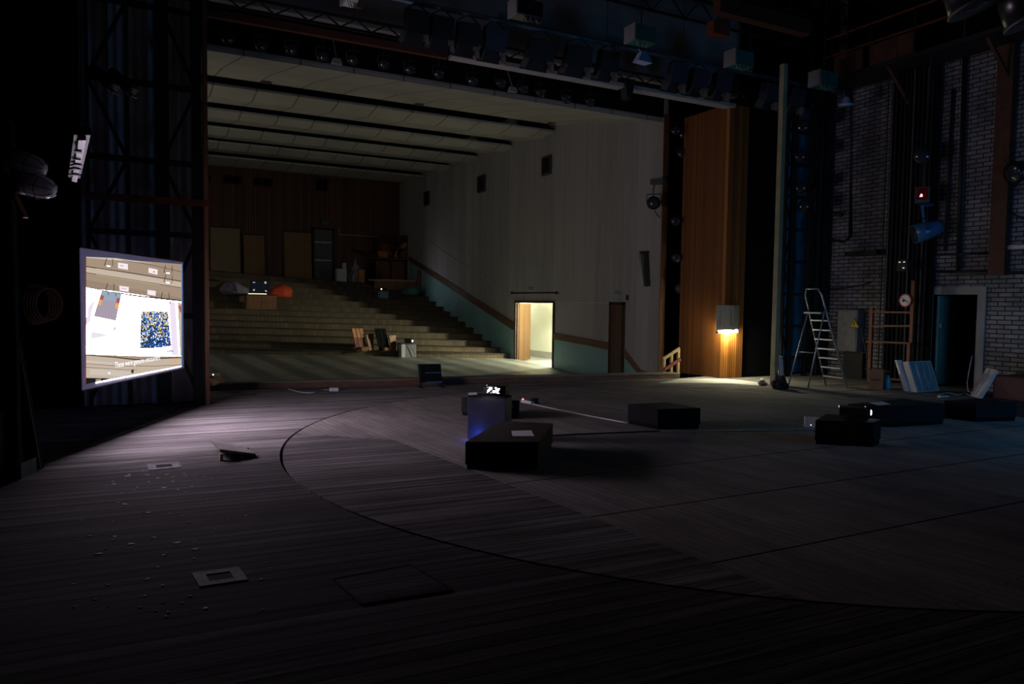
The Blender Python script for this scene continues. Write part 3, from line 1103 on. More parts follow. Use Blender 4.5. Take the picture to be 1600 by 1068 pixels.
# flats leaning in the wing
for i, (pts, lb) in enumerate([([(10, 745), (30, 748), (20, 330), (11, 330)], 'tall dark flat with a pale edge standing at the frame edge of the wing'),
                               ([(44, 728), (64, 732), (42, 575), (30, 578)], 'dark canvas flat with a thin wooden edge leaning in the wing')]):
    a_, c_ = fl(*pts[0]), fl(*pts[1])
    if i == 0:
        q_ = [a_, c_, c_ + V((0, 0, 3.1)), a_ + V((0, 0, 3.1))]
    else:
        q_ = [a_, c_, c_ + V((-0.16, 0.03, 1.2)), a_ + V((-0.16, 0.03, 1.2))]
    t = thing('leaning_flat', lb, 'scenery flat', (q_[0] + q_[1]) / 2, 0, 'flats in the dark wing')
    fo_ = t.location.copy()
    nv = (q_[1] - q_[0]).cross(q_[2] - q_[1]).normalized()
    b = MB(fo_)
    b.prism(q_, -nv * 0.03)
    b.build('canvas', K['black'], t)
    b = MB(fo_)
    for s_, e_ in ((0, 3), (3, 2), (2, 1)):
        b.bar(q_[s_] + nv * 0.008, q_[e_] + nv * 0.008, 0.022, 0.02)
    b.build('edge_frame', K['iron'], t)
b = MB(fl(28, 745))
a_, c_ = fl(33, 748), fl(42, 744)
b.prism([a_, c_, c_ + V((0.06, 0.16, 0)), a_ + V((0.06, 0.16, 0))], (0, 0, 0.14))
tag(b.build('weight_block', K['concrete']), 'small grey block on the floor at the foot of the dark flats', 'block')

# ================================================================ stage floor furniture
# raised trap flap: three loose boards lying over the hatch
t = thing('trap_flap', 'lifted wooden hatch flap of loose boards casting a black gap, on the lit planks', 'hatch', fl(365, 708))
ho = t.location.copy()
A0, A1, B1_, B0 = fl(328, 699), fl(382, 703), fl(399, 714), fl(344, 720)
for k in range(3):
    f0, f1 = k / 3 + 0.01, (k + 1) / 3 - 0.01
    e0, e1 = A0.lerp(B0, f0), A0.lerp(B0, f1)
    g0, g1 = A1.lerp(B1_, f0), A1.lerp(B1_, f1)
    up = V((0, 0, 0.075 + 0.008 * k))
    lo = V((0, 0, 0.012))
    b = MB(ho)
    b.prism([e0 + up, e1 + up, g1 + lo, g0 + lo], (0, 0, 0.026))
    b.build('board', plain('hatch_grey_wood', (0.2, 0.18, 0.17), 0.75, 0, 0.35, 8), t)
for f_ in (0.04, 0.62):
    b = MB(ho)
    m_ = B0.lerp(B1_, f_)
    b.bar(m_ + V((0, 0.03, 0)), m_ + V((0, 0.03, 0.07 * (1 - f_))), 0.03, 0.05)
    b.build('wedge', K['palewood'], t)
for f_ in (0.05, 0.95):
    b = MB(ho)
    b.tube(A1.lerp(B1_, f_) + V((0.005, 0, 0.01)), A1.lerp(B1_, f_ - 0.2 if f_ > 0.5 else f_ + 0.2) + V((0.01, 0, 0.035)), 0.012, 6)
    b.build('hinge', K['iron'], t)

# two floor-pocket plates
for pts, lb in (([(229, 726), (279, 722), (284, 730), (233, 735)], 'rectangular metal floor plate around a dark slot, beside the hatch flap'),
                ([(299, 896), (373, 886), (388, 906), (312, 917)], 'rectangular metal floor plate around a shallow recess on the dark planks')):
    q_ = [fl(*p) for p in pts]
    c_ = sum(q_, V((0, 0, 0))) / 4
    t = thing('floor_plate', lb, 'floor plate', c_, 0, 'metal plates let into the stage floor')
    inn = [c_ + (p - c_) * 0.5 for p in q_]
    b = MB(c_)
    for i in range(4):
        j = (i + 1) % 4
        b.prism([q_[i], q_[j], inn[j], inn[i]], (0, 0, 0.006))
    b.build('rim', plain('worn_plate_metal', (0.14, 0.135, 0.15), 0.85, 0, 0.45, 14), t)
    b = MB(c_)
    b.prism(inn, (0, 0, 0.002))
    b.build('recess', K['soot'], t)

# square trap outline near the front of the stage
q_ = [fl(*p) for p in ((520, 905), (563, 943), (704, 921), (641, 883))]
c_ = sum(q_, V((0, 0, 0))) / 4
t = thing('trapdoor', 'square trapdoor of old planks outlined by dark gaps in the near floor', 'trapdoor', c_)
b = MB(c_)
b.prism(q_, (0, 0, 0.006))
b.build('lid', K['stage'], t)
b = MB(c_)
for i in range(4):
    b.bar(q_[i] + V((0, 0, 0.004)), q_[(i + 1) % 4] + V((0, 0, 0.004)), 0.035 if i == 1 else 0.012, 0.008)
b.build('gap', K['soot'], t)

# flakes of white paint and paper on the planks
b = MB()
rnd = random.Random(5)
spots = [(184, 785), (190, 770), (198, 744), (178, 756), (260, 741), (255, 762), (232, 742), (270, 745), (215, 762), (128, 813), (196, 788), (230, 801), (193, 787), (256, 867), (305, 858), (230, 905), (246, 886), (180, 838), (155, 865), (306, 848), (277, 848), (203, 850), (288, 740), (310, 742), (330, 748), (270, 752), (176, 752), (202, 741), (240, 840), (225, 800), (259, 963), (322, 950), (148, 936), (278, 765), (300, 760), (340, 735), (196, 748), (246, 747)]
for px, py in spots + [(rnd.gauss(250, 70), rnd.uniform(735, 960)) for _ in range(60)]:
    p = fl(px, py)
    s_ = rnd.uniform(0.004, 0.014) * (1.4 if (px, py) in spots else 0.7)
    q_ = [(p.x + s_ * rnd.uniform(0.8, 1.9) * math.cos(a_), p.y + s_ * rnd.uniform(0.5, 1.0) * math.sin(a_), 0.001) for a_ in (0.2, 1.5, 2.9, 4.4, 5.4)]
    b.prism(q_, (0, 0, 0.003))
o = b.build('paint_flakes', K['paper'])
tag(o, 'white flakes of paint scattered over the dark planks by the floor plates', 'flakes')
o['kind'] = 'stuff'


# low black display boxes
def block(name, lb, pts, h, top, kick=0.05, group='low black boxes on the stage'):
    q_ = [fl(x, y, h) for x, y in pts]
    q_ = [V((p.x, p.y, 0)) for p in q_]
    c_ = sum(q_, V((0, 0, 0))) / 4
    t_ = thing(name, lb, 'box', c_, 0, group)
    b_ = MB(c_)
    b_.slab([(p.x, p.y) for p in q_], kick, h - 0.012, 0.004)
    b_.build('body', K['benchblack'], t_)
    b_ = MB(c_)
    b_.slab([(p.x, p.y) for p in q_], h - 0.012, h, 0.004)
    b_.build('top', top, t_)
    b_ = MB(c_)
    b_.slab([tuple((c_ + (p - c_) * 0.965).xy) for p in q_], 0.0, kick)
    b_.build('plinth', K['soot'], t_)
    return t_, q_


bench1, BQ = block('display_box', 'low black box with a brown top and a white sheet on it, nearest the camera', [(727, 690), (841, 690), (864, 661), (783, 657)], 0.27, K['benchtop'])
bench2, _ = block('display_box', 'low black square box standing alone where the white cable ends', [(981, 631), (1028, 639), (1095, 637), (1041, 628)], 0.265, K['benchblack'])
bench3, B3 = block('display_box', 'low black box beside the pale board, with a projector behind it', [(1274, 656), (1366, 660), (1377, 655), (1291, 646)], 0.285, K['benchblack'])
bench4, _ = block('display_box', 'long low black box with a pale sheet lying on its corner', [(1325, 631), (1394, 634), (1477, 630), (1410, 622)], 0.29, K['benchblack'])
bench5, _ = block('display_box', 'low black box farthest from the projectors, near the red cabinet', [(1475, 625), (1525, 630), (1589, 629), (1531, 622)], 0.265, K['benchblack'])
bench6, _ = block('display_box', 'low black box half hidden behind the tall projector plinth', [(721, 621), (770, 627.5), (812, 625.5), (762, 617.5)], 0.25, K['benchblack'])

# tall plinth that carries the projector
f0, f1 = fl(731, 618, 0.51), fl(790, 621, 0.51)
f0.z = f1.z = 0
back = V((-(f1 - f0).y, (f1 - f0).x, 0)).normalized() * 0.26
c_ = (f0 + f1 + back) / 2
t = thing('projector_plinth', 'tall dark grey plinth carrying the lit projector behind the brown topped box', 'plinth', c_)
b = MB(c_)
b.slab([f0.xy, f1.xy, (f1 + back).xy, (f0 + back).xy], 0, 0.495, 0.004)
b.build('body', plain('plinth_blue_grey', (0.05, 0.052, 0.075), 0.5), t)
b = MB(c_)
b.slab([f0.xy, f1.xy, (f1 + back).xy, (f0 + back).xy], 0.495, 0.51, 0.003)
b.build('top', K['benchblack'], t)


def projector(name, lb, c, fwd, lensmat, w=0.3, d=0.25, h=0.1, flip=1):
    t_ = thing(name, lb, 'projector', c, math.atan2(fwd.y, fwd.x) - math.pi / 2, 'projectors')
    b_ = MB()
    b_.bx((-w / 2, -d / 2, 0.018), (w / 2, d / 2, h), 0.012)
    b_.build('housing', K['hull'], t_)
    b_ = MB()
    b_.lathe([(0.045, 0), (0.045, 0.03), (0.036, 0.032)], (flip * w * 0.22, d / 2, h * 0.55), (0, 1, 0), 20)
    b_.build('lens_ring', K['steel'], t_, True)
    b_ = MB()
    b_.lathe([(0.036, 0), (0.03, 0.012), (0.012, 0.02)], (flip * w * 0.22, d / 2 + 0.026, h * 0.55), (0, 1, 0), 20)
    b_.build('lens', lensmat, t_, True)
    for sx in (-1, 1):
        b_ = MB()
        b_.lathe([(0.012, 0), (0.015, 0.02)], (sx * w * 0.38, 0, 0), (0, 0, 1), 10)
        b_.build('foot', K['steel'], t_)
    b_ = MB()
    for k in range(6):
        b_.bx((-w * 0.42 + k * 0.02, d / 2, h * 0.3), (-w * 0.42 + k * 0.02 + 0.008, d / 2 + 0.003, h * 0.8))
    b_.build('vent', K['steel'], t_)
    b_ = MB()
    b_.lathe([(0.004, 0), (0.002, 0.002)], (-flip * w * 0.35, d / 2 - 0.02, h), (0, 0, 1), 8)
    b_.build('status_light', emis('status_led', (0.9, 0.95, 1.0), 6), t_)
    return t_


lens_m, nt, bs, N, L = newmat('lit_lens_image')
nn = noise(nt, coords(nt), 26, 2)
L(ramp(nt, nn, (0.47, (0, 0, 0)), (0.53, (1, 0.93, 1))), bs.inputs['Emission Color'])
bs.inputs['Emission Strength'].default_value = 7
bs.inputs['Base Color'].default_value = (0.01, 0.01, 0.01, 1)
bs.inputs['Roughness'].default_value = 0.1
pz = 0.511
pj = onY(764, 611, c_.y)
pj = V((c_.x + 0.07, c_.y - 0.02, pz))
prj = projector('video_projector', 'black video projector with a glowing lens on the tall plinth', pj, V((-0.75, -0.9, 0)), lens_m, 0.27, 0.2, 0.125, -1)
for ch in prj.children:
    if ch.name.startswith('lens') and not ch.name.startswith('lens_ring'):
        pass
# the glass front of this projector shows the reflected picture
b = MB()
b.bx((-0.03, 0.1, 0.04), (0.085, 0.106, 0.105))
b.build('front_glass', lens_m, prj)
# open instruction sheet on the plinth, catching the light
b = MB(V((c_.x - 0.16, c_.y - 0.06, pz)))
q_ = [fl(x, y, pz) for x, y in ((731, 613.5), (744, 612.5), (746, 616), (733, 617))]
b.prism([V((p.x, p.y, pz)) for p in q_], (0, 0, 0.002))
tag(b.build('paper_slip', K['paper']), 'small bright slip of paper on the tall plinth beside the projector', 'paper')
# blue standby lamp on the floor at the foot of the plinth
bl = f0.lerp(f1, 0.3) - back.normalized() * 0.08
t = thing('standby_lamp', 'small blue standby lamp on the floor between the plinth and the brown topped box', 'lamp', bl)
b = MB(bl)
b.slab([(bl.x - 0.03, bl.y - 0.02), (bl.x + 0.03, bl.y - 0.02), (bl.x + 0.03, bl.y + 0.02), (bl.x - 0.03, bl.y + 0.02)], 0, 0.035)
b.build('body', K['black'], t)
b = MB(bl)
b.lathe([(0.012, 0), (0.012, 0.01), (0.005, 0.016)], bl + V((0, 0, 0.035)), (0, 0, 1), 10)
b.build('diode', emis('blue_diode', (0.05, 0.12, 1.0), 20), t)
lamp('standby_glow', 'POINT', bl + V((-0.05, 0.0, 0.06)), 0.7, (0.03, 0.1, 1.0), 0.01)
b = MB()
pb = fl(729, 691)
pb = f0 + (f0 - f1).normalized() * 0.012 + V((0, 0.06, 0.03))
# sheets of paper
for pts, h, lb in (([(799, 673), (830, 672), (835, 681), (801, 681)], 0.27, 'white printed sheet lying on the brown topped box'),
                   ([(1357, 628.5), (1378, 627), (1392, 631), (1372, 633)], 0.29, 'pale sheet lying on the corner of the long black box')):
    q_ = [fl(x, y, h + 0.001) for x, y in pts]
    b = MB(sum(q_, V((0, 0, 0))) / 4)
    b.prism(q_, (0, 0, 0.0015))
    m_ = K['paper']
    tag(b.build('paper_sheet', m_), lb, 'paper', 'sheets on the black boxes')

lamp('projector_spill', 'POINT', V((c_.x - 0.1, c_.y - 0.13, pz + 0.08)), 0.5, (1, 0.92, 1), 0.02)

# second projector, on the far side of the black box by the pale board
c3 = sum(B3, V((0, 0, 0))) / 4
lens_b = emis('cool_lens_glow', (0.75, 0.85, 1.0), 14)
pj2 = fl(1331, 651, 0.287)
dv = V((RT.x * 0.93 - FW.x * 0.38, RT.y * 0.93 - FW.y * 0.38, 0))
prj2 = projector('video_projector', 'black video projector with a cool white lens behind the low box with the pale board', V((7.86, 6.02, 0.286)), dv, lens_b, 0.24, 0.32, 0.12, 1)
t = thing('pale_board', 'small pale board with two tiny lights standing behind the low black box', 'board', fl(1272, 668))
bo = t.location.copy()
a_, c_ = fl(1258, 667), fl(1287, 669)
b = MB(bo)
b.prism([a_, c_, c_ + V((0.03, 0.05, 0)), a_ + V((0.03, 0.05, 0))], (0, 0, 0.14))
b.build('panel', plain('lilac_white_board', (0.5, 0.47, 0.55), 0.6, 0, 0.05), t)
ind = emis('indicator_green', (0.8, 1.0, 0.9), 2.5)
for f_, z_ in ((0.3, 0.035), (0.62, 0.07)):
    b = MB(bo)
    p = a_.lerp(c_, f_) + V((0, -0.004, z_))
    b.lathe([(0.006, 0), (0.003, 0.004)], p, (-0.4, -0.9, 0), 8)
    b.build('indicator', ind, t)

# power strip with a red pilot light and the white cable running to the square box
t = thing('power_strip', 'white power strip with a red pilot light beside the plinth', 'power strip', fl(822, 628.5))
po = t.location.copy()
a_, c_ = fl(816, 628), fl(832, 631.5)
b = MB(po)
b.bar(a_ + V((0, 0, 0.025)), c_ + V((0, 0, 0.025)), 0.06, 0.045)
b.build('body', K['white'], t)
b = MB(po)
b.lathe([(0.012, 0), (0.008, 0.012)], a_ + V((0.0, -0.02, 0.05)), (0, -0.4, 1), 10)
b.build('pilot_or_glint', emis('pilot_red', (1.0, 0.12, 0.08), 9), t)
dirn = (c_ - a_).normalized()
for k in range(3):
    b = MB(po)
    b.lathe([(0.018, 0), (0.018, 0.004)], a_.lerp(c_, 0.35 + 0.22 * k) + V((0, 0, 0.047)), (0, 0, 1), 10)
    b.build('socket', K['iron'], t)
b = MB(po)
b.bx((c_.x + 0.0, c_.y + 0.02, 0), (c_.x + 0.12, c_.y + 0.1, 0.09))
b.build('adapter', K['black'], t)


def cable(name, lb, pts, r, m_, z=None):
    p_ = [fl(x, y) + V((0, 0, r)) for x, y in pts]
    # smooth the run
    out = []
    for i in range(len(p_) - 1):
        a0, a1, a2, a3 = p_[max(i - 1, 0)], p_[i], p_[i + 1], p_[min(i + 2, len(p_) - 1)]
        for k in range(5):
            t_ = k / 5
            out.append(0.5 * ((2 * a1) + (a2 - a0) * t_ + (2 * a0 - 5 * a1 + 4 * a2 - a3) * t_ * t_ + (3 * a1 - a0 - 3 * a2 + a3) * t_ ** 3))
    out.append(p_[-1])
    b_ = MB(p_[0])
    b_.path(out, r, 6)
    return tag(b_.build(name, m_, None, True), lb, 'cable')


cable('power_cable', 'white cable running from the power strip to the square black box', [(832, 631.5), (850, 636), (880, 642), (930, 652), (981, 661.5)], 0.009, K['cable'])
cable('power_cable', 'thin pale cable from the square box to the low box by the pale board', [(1030, 674), (1100, 674), (1180, 672.5), (1274, 671)], 0.006, K['cable'])
cable('power_cable', 'dark cable lying across the boards behind the brown topped box', [(862, 681), (900, 679), (950, 677), (1030, 674)], 0.008, K['darkcable'])
cable('extension_lead', 'thin pale lead lying at the foot of the stage lip', [(450, 608), (470, 613), (490, 614), (503, 609.5), (514, 609)], 0.008, K['cable'])
b = MB(fl(520, 610))
a_, c_ = fl(515, 611), fl(529, 611)
b.bar(a_ + V((0, 0, 0.035)), c_ + V((0, 0, 0.035)), 0.09, 0.06)
tag(b.build('junction_box', K['white']), 'small white junction box on the floor at the stage lip', 'junction box')
b = MB(fl(385, 616))
a_, c_ = fl(374, 617), fl(397, 616)
b.bar(a_ + V((0, 0, 0.03)), c_ + V((0, 0, 0.03)), 0.08, 0.05)
tag(b.build('cable_tray', K['iron']), 'short grey trunking on the floor below the stage lip near the tower', 'trunking')

# looped cables at the back of the projector
t = thing('projector_leads', 'two dark leads looping down from the projector to the low box', 'cable', pj + V((0.12, 0.1, 0)))
lo_ = t.location.copy()
for k in (0, 1):
    b = MB(lo_)
    e_ = fl(797 + 4 * k, 633 + k * 3, 0.26)
    s_ = pj + V((0.13, 0.05, 0.08))
    b.path([s_, s_ + (e_ - s_) * 0.35 + V((0, 0, 0.07)), s_ + (e_ - s_) * 0.75 + V((0, 0, 0.03)), e_], 0.007, 6)
    b.build('lead', K['darkcable'], t, True)

# floor floodlight at the stage lip
p0, p1 = fl(658, 606), fl(691, 605)
c_ = (p0 + p1) / 2
t = thing('floor_floodlight', 'black floor floodlight with blue edges standing at the stage lip', 'stage light', c_)
ux = (p1 - p0).normalized()
uy = V((-ux.y, ux.x, 0))
W_ = (p1 - p0).length
b = MB(c_)
b.prism([p0 + zz * 0.1, p1 + zz * 0.1, p1 + zz * 0.43 + uy * 0.12, p0 + zz * 0.43 + uy * 0.12], uy * 0.14)
b.build('housing', K['hull'], t)
fr0 = p0 - uy * 0.02
for z_, h_ in ((0.1, 0.02), (0.27, 0.018)):
    b = MB(c_)
    b.prism([p0 + ux * W_ * 0.22 + zz * z_ + uy * (0.36 * (z_ - 0.1) - 0.03), p1 + zz * z_ + uy * (0.36 * (z_ - 0.1) - 0.03), p1 + zz * (z_ + h_) + uy * (0.36 * (z_ - 0.1) - 0.03), p0 + ux * W_ * 0.22 + zz * (z_ + h_) + uy * (0.36 * (z_ - 0.1) - 0.03)], uy * 0.04)
    b.build('louvre', K['blue'], t)
for p_ in (p0, p1):
    b = MB(c_)
    b.bar(p_, p_ + zz * 0.2 + uy * 0.05, 0.03, 0.03)
    b.bar(p_ - uy * 0.06 + zz * 0.015, p_ + uy * 0.2 + zz * 0.015, 0.03, 0.03)
    b.build('leg', K['steel'], t)

# wooden hood with two lit holes by the tower edge
a_ = onY(322, 602, 13.9)
t = thing('lamp_hood', 'orange wooden hood with two small white lights at the stage lip by the tower', 'lamp', (a_.x, a_.y, 0.1))
ho = t.location.copy()
q1, q2, q3 = onY(321, 603, 13.9), onY(334, 603, 13.9), onY(323, 588, 13.9)
e1, e2 = onY(358, 601, 14.25), onY(341, 584, 14.25)
b = MB(ho)
b.prism([q1, q2, q3, q1 + (q3 - q1) * 0.95], (0, 0.12, 0))
o = b.build('end_board', K['orange'], t)
b = MB(ho)
b.solid([[q2, e1, e2, q3], [q2 + V((0, 0.3, 0.02)), e1 + V((0, 0.3, 0)), e2 + V((0, 0.2, 0)), q3 + V((0, 0.2, 0))]])
b.build('sloping_board', K['redbrown'], t)
b = MB(ho)
b.bar(onY(322, 584.5, 13.8), onY(342, 584.5, 14.1), 0.07, 0.06)
b.build('lamp_case', K['black'], t)
for px in (326, 333):
    b = MB(ho)
    b.lathe([(0.011, 0), (0.006, 0.008)], onY(px, 585, 13.75), -FW, 10)
    b.build('bulb', emis('hood_bulb', (1, 1, 0.95), 7), t)

# ================================================================ auditorium furnishings


def hit(px, py):
    """where a line of sight meets the seating floor"""
    d_ = ray(px, py)
    Y = 15.0
    while Y < 34:
        p_ = EYE + d_ * (Y / d_.y)
        z_ = steptop(p_.x, p_.y) if p_.y >= STEP[0][0] else zfloor(p_.x, p_.y)
        if p_.z <= z_:
            return V((p_.x, p_.y, z_))
        Y += 0.02
    return EYE + d_ * (34 / d_.y)


def panel_px(name, m_, parent, o, x0, y0, x1, y1, Y, depth, bev=0.0):
    """an upright board facing the stage, by its outline on the plane y = Y"""
    a_, c_ = onY(x0, y1, Y), onY(x1, y0, Y)
    b_ = MB(o)
    b_.bx((a_.x, Y, a_.z), (c_.x, Y + depth, c_.z), bev)
    return b_.build(name, m_, parent)


# cabinet with a television on the steps
p = hit(408, 488)
cy_ = p.y + 0.02
a_, c_ = onY(385, 488, cy_), onY(432, 460, cy_)
t = thing('wooden_cabinet', 'brown wooden cabinet on the steps carrying the small television', 'cabinet', ((a_.x + c_.x) / 2, cy_ + 0.25, p.z))
co = t.location.copy()
z0c, z1c = p.z, c_.z
b = MB(co)
b.bx((a_.x, cy_, z0c), (c_.x, cy_ + 0.5, z1c - 0.03), 0.01)
b.build('body', K['brownwood'], t)
b = MB(co)
b.bx((a_.x - 0.02, cy_ - 0.03, z1c - 0.03), (c_.x + 0.02, cy_ + 0.5, z1c), 0.008)
b.build('top', K['darkwood'], t)
for f_ in (0.02, 0.51):
    b = MB(co)
    wd_ = c_.x - a_.x
    b.bx((a_.x + wd_ * f_, cy_ - 0.015, z0c + 0.06), (a_.x + wd_ * (f_ + 0.47), cy_, z1c - 0.1))
    dr = b.build('door', K['brownwood'], t)
    b = MB(co)
    b.lathe([(0.012, 0), (0.015, 0.02)], (a_.x + wd_ * (f_ + (0.42 if f_ < 0.3 else 0.05)), cy_ - 0.015, (z0c + z1c) / 2), (0, -1, 0), 8)
    b.build('knob', K['steel'], dr)
Yt = cy_ + 0.22
a_, c_ = onY(390.5, 457, Yt), onY(421, 438, Yt)
t = thing('television', 'small dark television with white marks on its screen, standing on the brown cabinet', 'television', ((a_.x + c_.x) / 2, Yt, z1c))
to_ = t.location.copy()
b = MB(to_)
b.bx((a_.x, Yt, z1c + 0.05), (c_.x, Yt + 0.05, c_.z), 0.01)
b.build('housing', K['hull'], t)
b = MB(to_)
b.bx((a_.x + 0.025, Yt - 0.004, z1c + 0.08), (c_.x - 0.025, Yt, c_.z - 0.03))
b.build('screen', emis('television_blue_black', (0.03, 0.05, 0.12), 0.06), t)
mk = emis('television_marks', (1, 0.95, 1), 0.9)
rnd = random.Random(3)
b = MB(to_)
for fx, fz, n_ in ((0.2, 0.92, 4), (0.76, 0.9, 7), (0.16, 0.12, 5), (0.82, 0.1, 4)):
    for k in range(n_):
        x_ = a_.x + (c_.x - a_.x) * (fx + rnd.uniform(-0.07, 0.07))
        z_ = z1c + 0.09 + (c_.z - z1c - 0.14) * fz + rnd.uniform(-0.025, 0.025)
        b.bx((x_, Yt - 0.007, z_), (x_ + rnd.uniform(0.008, 0.03), Yt - 0.004, z_ + rnd.uniform(0.006, 0.022)))
o = b.build('screen_marks', mk, t)
o['kind'] = 'stuff'
b = MB(to_)
b.bx((a_.x + 0.18, Yt - 0.01, z1c), (c_.x - 0.25, Yt + 0.12, z1c + 0.02))
b.bx(((a_.x + c_.x) / 2 - 0.05, Yt + 0.01, z1c + 0.02), ((a_.x + c_.x) / 2 + 0.05, Yt + 0.04, z1c + 0.06))
b.build('stand', K['black'], t)
b = MB(to_)
b.bx((a_.x - 0.06, Yt - 0.03, z1c + 0.004), (c_.x - 0.1, Yt - 0.015, z1c + 0.03))
b.build('cabinet_glow', emis('television_cabinet_glow', (1.0, 0.95, 0.55), 1.3), t)  # glowing strip put in for the light reflected on the cabinet top


def beanbag(name, lb, px, py, w, h, m_):
    p_ = hit(px, py)
    t_ = None
    bm_ = MB(p_)
    bmesh.ops.create_icosphere(bm_.bm, subdivisions=4, radius=1.0)
    rr = random.Random(px)
    ph = [rr.uniform(0, 6) for _ in range(4)]
    for v_ in bm_.bm.verts:
        x_, y_, z_ = v_.co
        k_ = 1 + 0.06 * math.sin(5 * math.atan2(y_, x_) + ph[0]) + 0.05 * math.sin(7 * z_ + ph[1] + 2 * x_)
        zz_ = (z_ + 0.55) / 1.55 if z_ > -0.55 else 0.0
        zz_ = zz_ * (1 - 0.35 * max(0, x_))if name == 'grey_bean_bag' else zz_ * (1 - 0.3 * max(0, -x_))
        v_.co = (x_ * w / 2 * k_, y_ * w * 0.38 * k_, zz_ * h)
    return tag(bm_.build('bean_bag', m_, None, True), lb, 'bean bag', 'bean bags on the steps')


beanbag('grey_bean_bag', 'crumpled grey bean bag on the steps beside the television cabinet', 368, 471, 1.0, 0.52, plain('grey_lilac_cloth', (0.22, 0.2, 0.27), 0.8, 0, 0.35, 4, (1, 1, 1), 0.03))
beanbag('red_bean_bag', 'bright red bean bag on the steps beside the television cabinet', 438, 474, 0.86, 0.5, plain('red_orange_cloth', (0.75, 0.08, 0.03), 0.7, 0, 0.2, 3))
p = hit(396, 424)
b = MB(p)
b.bar(V((onY(380, 423, p.y).x, p.y, p.z + 0.04)), V((onY(414, 423, p.y).x, p.y, p.z + 0.04)), 0.07, 0.06)
tag(b.build('lying_tube', K['white']), 'thin white tube light lying on the top step below the middle board', 'tube light')

# hardboards and door on the back wall
BY = 34.02
for (x0, y0, x1, y1), m_, lb in (((329, 356, 375, 418), 'palewood', 'widest pale hardboard leaning on the back wall, farthest from the grey door'),
                                 ((381, 367, 413, 416), 'card', 'narrow brown board leaning between the two larger boards at the back wall'),
                                 ((444, 363, 486.5, 421), 'card', 'tall brown hardboard leaning right beside the grey door')):
    a_ = onY(x0, y1, BY - 0.1)
    c_ = onY(x1, y0, BY - 0.1)
    zf = steptop(a_.x, BY - 0.3)
    t = thing('leaning_board', lb, 'board', ((a_.x + c_.x) / 2, BY - 0.15, zf), 0, 'boards leaning on the back wall')
    bo = t.location.copy()
    b = MB(bo)
    b.solid([[(a_.x, BY - 0.24, zf), (c_.x, BY - 0.24, zf), (c_.x, BY - 0.21, zf), (a_.x, BY - 0.21, zf)], [(a_.x, BY - 0.03, c_.z), (c_.x, BY - 0.03, c_.z), (c_.x, BY, c_.z), (a_.x, BY, c_.z)]])
    b.build('sheet', plain('hardboard', (0.34, 0.24, 0.14), 0.75, 0, 0.12) if m_ == 'palewood' else plain('hardboard_brown', (0.3, 0.17, 0.075), 0.7, 0, 0.15), t)
    b = MB(bo)
    b.bar((a_.x, BY - 0.02, c_.z), (c_.x, BY - 0.02, c_.z), 0.05, 0.05)
    b.build('top_batten', K['darkwood'], t)
a_, c_ = onY(487.5, 422, BY), onY(522, 357, BY)
zf = steptop(a_.x, 33.8)
dr = MB()
for q_ in (((a_.x, zf), (a_.x + 0.09, c_.z)), ((c_.x - 0.09, zf), (c_.x, c_.z)), ((a_.x, c_.z - 0.09), (c_.x, c_.z))):
    dr.bx((q_[0][0], BY - 0.06, q_[0][1]), (q_[1][0], BY + 0.08, q_[1][1]))
dr = struct(dr.build('door_3', K['darkwood']))
b = MB()
b.bx((a_.x + 0.09, BY - 0.03, zf), (c_.x - 0.09, BY + 0.02, c_.z - 0.09))
b.build('door_leaf', plain('door_grey', (0.12, 0.13, 0.12), 0.6), dr)
for y_ in (378.5, 406.6):
    z_ = onY(505, y_, BY).z
    b = MB()
    b.bx((a_.x + 0.1, BY - 0.06, z_ - 0.03), (c_.x - 0.12, BY - 0.03, z_ + 0.03))
    b.build('door_handle', K['white'], dr)
panel = onY(508, 348, BY)
b = MB(panel)
b.bx((panel.x - 0.17, BY - 0.1, panel.z - 0.1), (panel.x + 0.17, BY + 0.08, panel.z + 0.1), 0.01)
tag(b.build('exit_sign_box', K['iron']), 'small grey sign box on the back wall above the grey door', 'sign')
b = MB(onY(530, 366, BY))
b.path([onY(529, 355, BY - 0.02), onY(529.5, 366, BY - 0.02), onY(580, 369, BY - 0.02), onY(627, 372.3, BY - 0.02)], 0.014, 6)
tag(b.build('wall_conduit', K['cable']), 'thin pale conduit running along the back wall from the grey door to the corner', 'conduit')
for i, (x0, y0, x1, y1) in enumerate([(321, 274, 328, 281), (349, 276, 376, 285), (397, 279.5, 424, 288.5), (494, 281, 512, 297)]):
    c_ = onY((x0 + x1) / 2, (y0 + y1) / 2, BY)
    lb = ['small dark vent high on the back wall, next to the tower edge', 'dark double vent high on the back wall, second from the tower edge', 'dark double vent high on the back wall, third from the tower edge', 'tall dark opening high on the back wall above the grey door'][i]
    t = thing('wall_vent', lb, 'vent', c_, 0, 'vents high on the back wall')
    a_, e_ = onY(x0, y1, BY), onY(x1, y0, BY)
    b = MB(c_)
    b.bx((a_.x, BY + 0.02, a_.z), (e_.x, BY + 0.1, e_.z))
    b.build('opening', K['soot'], t)
    b = MB(c_)
    for xx in (a_.x, (a_.x + e_.x) / 2, e_.x):
        b.bx((xx - 0.03, BY - 0.01, a_.z), (xx + 0.03, BY + 0.09, e_.z))
    for z_ in (a_.z, e_.z):
        b.bx((a_.x, BY - 0.01, z_ - 0.02), (e_.x, BY + 0.09, z_ + 0.02))
    b.build('frame', K['darkwood'], t)

# rubbish and furniture heaped at the top corner
zt = steptop(9.5, 33)
HY = 32.9


